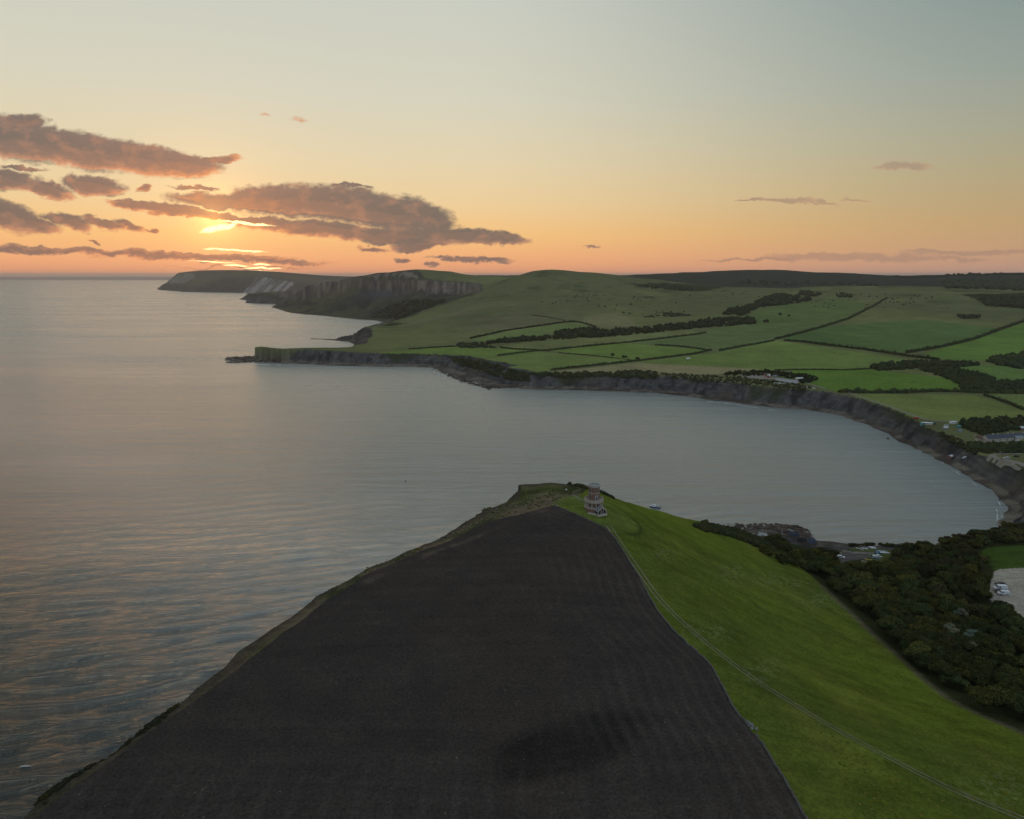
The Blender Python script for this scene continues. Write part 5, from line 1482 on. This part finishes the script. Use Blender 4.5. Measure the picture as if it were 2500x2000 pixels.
# ------------------------------------------------------------------ buildings
def gabled(px_, py_, rz, L, Wd, hw, hr, mw, mr, name, label, cat='building', sky=0, chim=0, doors=0, wins=0, z_=None, group=None):
    x, y, z = place_px(px_, py_)
    if z_ is not None: z = z_
    r = empty(name, (x, y, z), rz)
    bm = bmesh.new(); box(bm, -L / 2, L / 2, -Wd / 2, Wd / 2, -1.5, hw)
    v = [bm.verts.new(q) for q in ((-L / 2, -Wd / 2, hw), (-L / 2, Wd / 2, hw), (-L / 2, 0, hw + hr), (L / 2, -Wd / 2, hw), (L / 2, Wd / 2, hw), (L / 2, 0, hw + hr))]
    bm.faces.new((v[0], v[2], v[1])); bm.faces.new((v[3], v[4], v[5]))
    bobj('wall', bm, mw, r)
    bm = bmesh.new(); e = .3; k = hr / (Wd / 2)
    for s in (-1, 1):
        q = [(-L / 2 - e, 0, hw + hr), (L / 2 + e, 0, hw + hr), (L / 2 + e, s * (Wd / 2 + e), hw - e * k), (-L / 2 - e, s * (Wd / 2 + e), hw - e * k)]
        vs = [bm.verts.new((a, b, c + .02)) for a, b, c in q] + [bm.verts.new((a, b, c + .16)) for a, b, c in q]
        for f in ((3, 2, 1, 0), (4, 5, 6, 7), (0, 1, 5, 4), (1, 2, 6, 5), (2, 3, 7, 6), (3, 0, 4, 7)): bm.faces.new([vs[i] for i in f])
    rf = bobj('roof', bm, mr, r)
    for i in range(sky):
        xx = (-.5 + (i + 1) / (sky + 1)) * L * .6
        for s in (-1,):
            bm = bmesh.new(); a, b = .35, .62; th = math.atan(k)
            M = Matrix.Translation((xx, s * Wd * .24, hw + hr - Wd * .24 * k + .19)) @ Matrix.Rotation(-s * -th, 4, 'X')
            box(bm, -.32, .32, -.5, .5, 0, .04, M); bobj('skylight', bm, M_sky_glass, rf)
    for i in range(chim):
        xx = -L / 2 + L * (i + .5) / chim
        bm = bmesh.new(); box(bm, xx - .35, xx + .35, -.45, .45, hw + hr - .6, hw + hr + 1.1); ch = bobj('chimney', bm, M_cream if i % 3 else M_brick, rf)
        bm = bmesh.new()
        for yy in (-.22, .22): lathe(bm, [(.12, hw + hr + 1.1), (.1, hw + hr + 1.45)], 8, xx, yy)
        bobj('chimney_pot', bm, M_tile, ch)
    for i in range(wins):
        xx = -L / 2 + L * (i + .5) / wins
        for zz_ in ([.9, 3.1] if hw > 4 else [.9]):
            bm = bmesh.new(); box(bm, xx - .5, xx + .5, -Wd / 2 - .04, -Wd / 2 + .02, zz_, zz_ + 1.1); wi = bobj('window', bm, M_white, r)
            bm = bmesh.new(); box(bm, xx - .42, xx + .42, -Wd / 2 - .055, -Wd / 2 - .03, zz_ + .08, zz_ + 1.02); bobj('pane', bm, M_glass, wi)
    for i in range(doors):
        xx = -L / 2 + L * (i + .5) / doors + .9 * (L / max(wins, 1)) * .3
        bm = bmesh.new(); box(bm, xx - .45, xx + .45, -Wd / 2 - .05, -Wd / 2 + .02, 0, 2.05); bobj('door', bm, M_wood, r)
    return tag(r, label, cat, group)
gabled(1935, 1312, math.radians(-8), 6.0, 4.6, 2.2, 1.4, M_wood, M_navy, 'boathouse', 'dark roofed boathouse by the rocky ledge, the farther of two with skylights', sky=2, doors=1)
gabled(1954, 1323, math.radians(-12), 6.0, 4.0, 1.8, .8, M_wood, mat('black_felt', (.012, .011, .014), .9), 'lean_to_shed', 'low black shed between the two roofs with skylights')
gabled(1975, 1331, math.radians(35), 7.2, 5.6, 2.2, 1.9, M_wood, M_navy, 'boathouse', 'navy gabled boathouse by the pale beach, the nearer of two with skylights', sky=2, doors=1)
post(1909, 1304, 3.6, .09, M_white, 'white pole standing in front of the rocky ledge', 'pole', 'pole')
post(1943.5, 1325, 3.4, .10, M_stone, 'pale pole between the two boathouses', 'pole', 'pole')
post(2027, 1334, 2.6, .07, M_dark, 'dark pole on the pale beach', 'pole', 'pole')
post(2064, 1330, 2.4, .07, M_dark, 'short dark pole at the right end of the pale beach', 'pole', 'pole')
post(1709.5, 921, 6.5, .22, M_cream, 'tall pale pole on the cliff top in the middle of the bay', 'pole', 'pole')
post(2441, 1110, 2.6, .12, M_greyp, 'grey post with a white board beside the clifftop road', 'signpost', 'sign', (.6, .9))

# the terrace of cottages
a_ = place_px(2404, 1077); b_ = place_px(2525, 1062)
ang = math.atan2(b_[1] - a_[1], b_[0] - a_[0]); Lr = math.hypot(b_[0] - a_[0], b_[1] - a_[1])
mx, my = (a_[0] + b_[0]) / 2, (a_[1] + b_[1]) / 2
mpx = proj(mx, my, a_[2])
Lr = min(Lr, 70)
gabled(float(mpx[0]), float(mpx[1]), ang, Lr, 7.5, 2.9, 2.8, M_cream, M_slate, 'cottage_terrace', 'long terrace of cottages under one blue slate roof with a row of chimneys', chim=10, wins=14, doors=7)
c0 = (a_[0] - math.cos(ang) * 3.6, a_[1] - math.sin(ang) * 3.6)
cp = proj(c0[0], c0[1], a_[2])
gabled(float(cp[0]), float(cp[1]), ang + math.pi / 2, 8.0, 7.2, 2.9, 2.9, M_cream, M_tile, 'end_cottage', 'brown tiled cottage at the left end of the slate roofed terrace', wins=3, doors=1)
gabled(2386, 1070, .3, 5.0, 3.6, 2.0, .7, M_cream, M_white, 'shed', 'small shed with a whitish roof left of the brown tiled cottage')
gabled(2412, 1082, ang, 6.5, 4.5, 2.2, 1.2, M_cream, M_greyp, 'outhouse', 'pale outhouse in front of the brown tiled cottage')
gabled(2424, 1080, ang + .1, 5.0, 4.2, 2.4, 1.2, M_cream, M_greyp, 'outhouse', 'grey roofed outhouse in front of the left end of the terrace')
gabled(2455, 1075, ang, 7.0, 4.0, 2.2, 1.0, M_cream, M_slate, 'outhouse', 'slate roofed outhouse in front of the middle of the terrace')
gabled(2485, 1073, ang, 8.0, 4.0, 2.2, 1.0, M_cream, M_greyp, 'outhouse', 'grey outhouse near the right edge in front of the terrace')
vehicle(2484, 1077, math.radians(185), M_white, 'white car in front of the cottages near the right edge', 'car', 1.0)
gabled(2495, 1050, ang, 6.0, 4.0, 2.4, 1.2, M_brick, mat('pale_tin', (.36, .44, .46), .5), 'shed', 'shed with a pale tin roof above the right end of the terrace')
for k, (p_, q_, L_, m_, mr_, lab) in enumerate([
    (2255, 1036, 6.0, M_teal, M_white, 'turquoise and white caravan, leftmost in the row on the cliff'),
    (2267, 1037, 6.5, M_cream, M_white, 'broad white roofed caravan beside the turquoise one'),
    (2326, 1034, 7.0, M_white, M_white, 'long white caravan beside the clifftop road'),
    (2310, 1042, 3.5, M_white, M_greyp, 'small white caravan among the dark bushes'),
    (2307, 1048, 4.0, M_greyp, M_white, 'low grey hut with a white roof below the small white caravan'),
    (2340, 1044, 3.6, M_teal, M_teal, 'small turquoise hut among the gardens'),
    (2342, 1055, 4.2, M_greyp, M_greyp, 'grey garden shed on the lawn left of the cottages'),
    (2374, 1046, 4.0, M_blue, M_greyp, 'blue shed at the edge of the dark trees'),
    (2384, 1052, 4.5, M_brick, M_tile, 'small brick shed behind the terrace end')]):
    gabled(p_, q_, rng.uniform(-.3, .3), L_, 2.6, 1.9, .35, m_, mr_, 'caravan' if 'caravan' in lab else 'shed', lab, 'caravan' if 'caravan' in lab else 'shed', wins=2)
gabled(2320, 1119, .5, 4.2, 3.2, 2.2, .9, M_brick, M_white, 'beach_hut', 'red brick hut with a white roof on the small beach')
gabled(1951, 928, .1, 10.0, 4.5, 2.6, .8, M_cream, M_white, 'site_cabin', 'long cream cabin at the right end of the clifftop yard', wins=3)
gabled(1924, 922.5, .1, 3.0, 2.4, 2.0, .4, M_teal, M_teal, 'site_cabin', 'small turquoise cabin in the clifftop yard')
gabled(1680, 876.5, .2, 6.0, 2.6, 1.6, .5, M_white, M_white, 'field_shelter', 'lone white shelter in the bright field above the cliff', 'shelter')
gabled(1892, 920, .0, 5.0, 3.0, 1.8, .5, M_greyp, M_greyp, 'site_cabin', 'grey equipment cabin beside the oil pump')
x, y, z = place_px(1877, 920)
bm = bmesh.new(); lathe(bm, [(1.9, -.5), (1.9, 3.4), (1.0, 4.2), (.1, 4.4)], 24); o = bobj('storage_tank', bm, M_white, None, True); o.location = (x, y, z)
tag(o, 'white domed storage tank beside the oil pump', 'tank')
# nodding donkey
x, y, z = place_px(1870, 923)
nd = empty('oil_pump', (x, y, z), math.radians(185)); tag(nd, 'red nodding oil pump in the clifftop yard', 'oil pump')
bm = bmesh.new(); box(bm, -5, 4.5, -1.2, 1.2, -.5, .5); bobj('base_frame', bm, M_red, nd)
bm = bmesh.new()
for sx, sy in ((-1.3, -1), (-1.3, 1), (1.5, -1), (1.5, 1)):
    v = box(bm, -.14, .14, -.14, .14, 0, 1)
    for q in v:
        h_ = q.co.z
        q.co = Vector((sx * (1 - h_) + q.co.x, sy * (1 - h_) * .9 + q.co.y, .5 + h_ * 5.2))
bobj('support_tower', bm, M_red, nd)
bm = bmesh.new(); box(bm, -4.2, 3.6, -.22, .22, 5.6, 6.2, Matrix.Rotation(0, 4, 'Y')); bobj('walking_beam', bm, M_greyp, nd)
bm = bmesh.new(); prism(bm, [(3.4, 7.3), (4.1, 6.9), (4.5, 6.0), (4.3, 5.0), (3.9, 4.4), (3.5, 5.4)], -.3, .3); bobj('horse_head', bm, M_red, nd)
bm = bmesh.new(); bmesh.ops.create_cone(bm, cap_ends=True, segments=20, radius1=1.3, radius2=1.3, depth=.5, matrix=Matrix.Translation((-3.2, 0, 2.0)) @ Matrix.Rotation(math.pi / 2, 4, 'X')); bobj('crank_weight', bm, M_dark, nd)
bm = bmesh.new(); box(bm, -3.4, -3.1, -.6, -.4, 2.0, 5.8); box(bm, -3.4, -3.1, .4, .6, 2.0, 5.8); bobj('connecting_arm', bm, M_greyp, nd)
bm = bmesh.new(); box(bm, -6.5, -4.2, -1.0, 1.0, 0, 2.0); bobj('engine_box', bm, M_red, nd)

# ------------------------------------------------------------------ rocks, foam
def rocks(name, cand, n, r, m, label):
    bm = bmesh.new(); k = 0
    tries = 0
    while k < n and tries < n * 20:
        tries += 1
        x, y = cand()
        z = ground_z(x, y)
        s = r * rng.uniform(.4, 1.4)
        M = Matrix.Translation((x, y, min(max(z, -.1), 1.2) + s * .05)) @ Matrix.Rotation(rng.uniform(0, 3.1), 4, 'Z')
        v = bmesh.ops.create_icosphere(bm, subdivisions=1, radius=s)['verts']
        for q in v: q.co = Vector((q.co.x * 1.3, q.co.y, q.co.z * .32)) * (1 + rng.normal(0, .16))
        bmesh.ops.transform(bm, matrix=M, verts=v); k += 1
    tag(bobj(name, bm, m), label, 'rocks', kind='stuff')
M_rock = mat('weedy_rock', (.055, .038, .028), .95, .8, .5)
def ledge():
    while True:
        a, b = rng.uniform(1775, 1985), rng.uniform(1278, 1314)
        if pip(np.array([a]), np.array([b]), [(1775, 1280), (1840, 1279), (1870, 1276), (1948, 1284), (1975, 1294), (1990, 1314), (1960, 1310), (1900, 1300), (1830, 1292)])[0]:
            return P(a, b, 0)[:2]
rocks('rocky_ledge', ledge, 520, .9, M_rock, 'brown weed-covered boulders of the ledge below the boathouses')
def spit():
    return P(rng.uniform(552, 690), rng.uniform(871, 886), 0)[:2]
rocks('rocky_ledge', spit, 240, 3.0, M_rock, 'dark flat rocks of the long spit at the left tip of the bay')
def bay_beach():
    i = rng.uniform(0, 1)
    pts = [(1056, 899), (1089, 915), (1111, 926), (1139, 935), (1167, 942), (1195, 949), (1237, 946), (1417, 952), (1600, 958), (1774, 978), (1971, 1000), (2041, 1011)]
    px_ = rng.choice([rng.uniform(1056, 1240), rng.uniform(1240, 2041)], p=[.6, .4]); py_ = np.interp(px_, [p[0] for p in pts], [p[1] for p in pts]) + rng.normal(-2, 2)
    return P(px_, py_, 0)[:2]
rocks('shore_rocks', bay_beach, 420, 1.8, M_rock, 'dark rocks strewn along the far beach of the bay')
def foam_line(pts, wid, seed, label):
    """broken lines of surf just off the waterline"""
    rg = np.random.default_rng(seed)
    w = np.array(densify([P(px_, py_, 0)[:2] for px_, py_ in pts], 1.2))
    t_ = np.gradient(w, axis=0); t_ /= np.linalg.norm(t_, axis=1)[:, None]
    n_ = np.stack([-t_[:, 1], t_[:, 0]], 1)
    s_ = np.arange(len(w)) * 1.2
    wd = wid * np.clip(fbm(s_, s_ * 0 + seed, 12, 4, seed) * 3 + .1, 0, 1)
    o_ = fbm(s_, s_ * 0, 20, 3, seed + 3) * 1.6
    co = np.concatenate([np.stack([*(w + n_ * (o_ - wd / 2)[:, None]).T, np.full(len(w), .06)], 1)[:, None], np.stack([*(w + n_ * (o_ + wd / 2)[:, None]).T, np.full(len(w), .06)], 1)[:, None]], 1).reshape(-1, 3)
    q_ = quads(len(w), 2)
    q_ = q_[(wd[:-1] > .05) | (wd[1:] > .05)]
    if len(q_): tag(mesh_np('surf', co, q_, mat=M_foam), label, 'surf', kind='stuff')
foam_line([(2449, 1292), (2440, 1272), (2443, 1256), (2436, 1228), (2410, 1204), (2374, 1180), (2336, 1152), (2300, 1130), (2262, 1114)], 1.1, 3, 'broken white surf along the small beach at the right')
foam_line([(2440, 1292), (2431, 1274), (2434, 1256), (2426, 1232)], .9, 5, 'second thin line of surf off the small beach at the right')
foam_line([(1650, 971), (1720, 979), (1790, 987), (1900, 1003)], 2.0, 7, 'thin surf line along the far beach in the middle')
foam_line([(1060, 906), (1078, 920), (1110, 933), (1150, 943), (1180, 951)], 4.0, 9, 'surf among the rocks at the left end of the far beach')
foam_line([(520, 868), (548, 876), (560, 888), (600, 889), (690, 892)], 4.0, 11, 'surf around the tip of the long spit')
wx_, wy_, _ = P(62, 1872, 0)
bm = bmesh.new()
for i in range(14):
    a = i / 13; x_ = wx_ - 2.2 + a * 4.6 + rng.normal(0, .1); y_ = wy_ + .5 * a + rng.normal(0, .12)
    s_ = .55 * math.sin(math.pi * min(1, a + .12)) + .08
    v = bmesh.ops.create_icosphere(bm, subdivisions=1, radius=s_)['verts']
    for q in v: q.co = Vector((q.co.x * 1.5 * (1 + rng.normal(0, .2)) + x_, q.co.y * .6 + y_, q.co.z * .25 + .05))
tag(bobj('whitecap', bm, M_foam), 'small breaking whitecap at the lower left of the sea', 'wave')

# ------------------------------------------------------------------ haze over sea and land
bm = bmesh.new(); box(bm, -48000, 48000, -3000, 48000, -8, 235)
M_haze = bpy.data.materials.new('haze_air'); M_haze.use_nodes = True
t = NT(M_haze.node_tree); t.n.clear()
pv = t.new('ShaderNodeVolumePrincipled')
pv.inputs['Color'].default_value = (.97, .91, .90, 1)
pv.inputs['Density'].default_value = 3.8e-5
pv.inputs['Anisotropy'].default_value = .55
ou = t.new('ShaderNodeOutputMaterial'); t.l.new(pv.outputs[0], ou.inputs['Volume'])
hz = bobj('haze', bm, M_haze); hz['kind'] = 'stuff'


# ------------------------------------------------------------------ tufts and clods that break up the near ground
def tufts(poly, n, r, flat, m, label, cat, seed, clump=None, name='grass_tufts'):
    pts = scatter_px(poly, n, seed)
    if clump:
        P_ = np.array(pts); k = fbm(P_[:, 0], P_[:, 1], clump, 3, seed)
        pts = [tuple(p) for p, q in zip(P_, k) if q > .02]
    o = blobs(name, pts, r, flat, m, jag=.3, rmin=.4)
    if o: tag(o, label, cat, kind='stuff')
MEAD = [(1500, 1290), (1560, 1250), (1700, 1290), (1850, 1330), (1960, 1410), (2060, 1500), (2180, 1610), (2300, 1705), (2490, 1800), (2520, 2010), (2000, 2010), (1900, 1850), (1800, 1700), (1640, 1500)]
tufts(MEAD, 2600, .22, .4, foliage_mat('meadow_tuft_leaves', (.074, .102, .012), .4, 1.2), 'darker tufts of grass over the green meadow', 'grass', 301, 18)
tufts(MEAD, 1500, .22, .4, foliage_mat('pale_tuft_leaves', (.135, .150, .034), .4, 1.2), 'paler tufts of grass over the green meadow', 'grass', 302, 26)
STRIP = [(1400, 1200), (1340, 1190), (1290, 1195), (1265, 1212), (1190, 1258), (1100, 1305), (1040, 1322), (940, 1338), (880, 1368), (850, 1410), (900, 1398), (1050, 1334), (1190, 1272), (1345, 1230)]
tufts(STRIP, 900, .42, .6, mat('bleached_grass', (.135, .112, .076), 1.0, 1, .3), 'bleached dry grass clumps on the rough strip along the cliff', 'grass', 303, 14)
tufts(STRIP, 700, .45, .6, foliage_mat('rough_green_grass', (.050, .066, .020), .4, 1.2), 'coarse green clumps on the rough strip along the cliff', 'grass', 304, 9)
SOILP = [(1351, 1240), (1480, 1295), (1600, 1500), (1750, 1660), (1890, 1870), (1960, 1998), (90, 1998), (500, 1700), (850, 1440), (1190, 1280)]
tufts(SOILP, 2600, .13, .7, mat('soil_clods', (.060, .050, .042), 1.0, 1, .3), 'clods of earth scattered over the dark tilled field', 'soil', 305, None, 'soil_clods')
HILLP = [(1300, 690), (1600, 704), (2300, 716), (2330, 760), (1900, 748), (1750, 768), (1560, 772), (1400, 745), (1240, 735)]
tufts(HILLP, 420, 2.6, .7, M_hedge, 'gorse bushes dotted over the upper hillside', 'bushes', 306, 110, 'gorse_bushes')
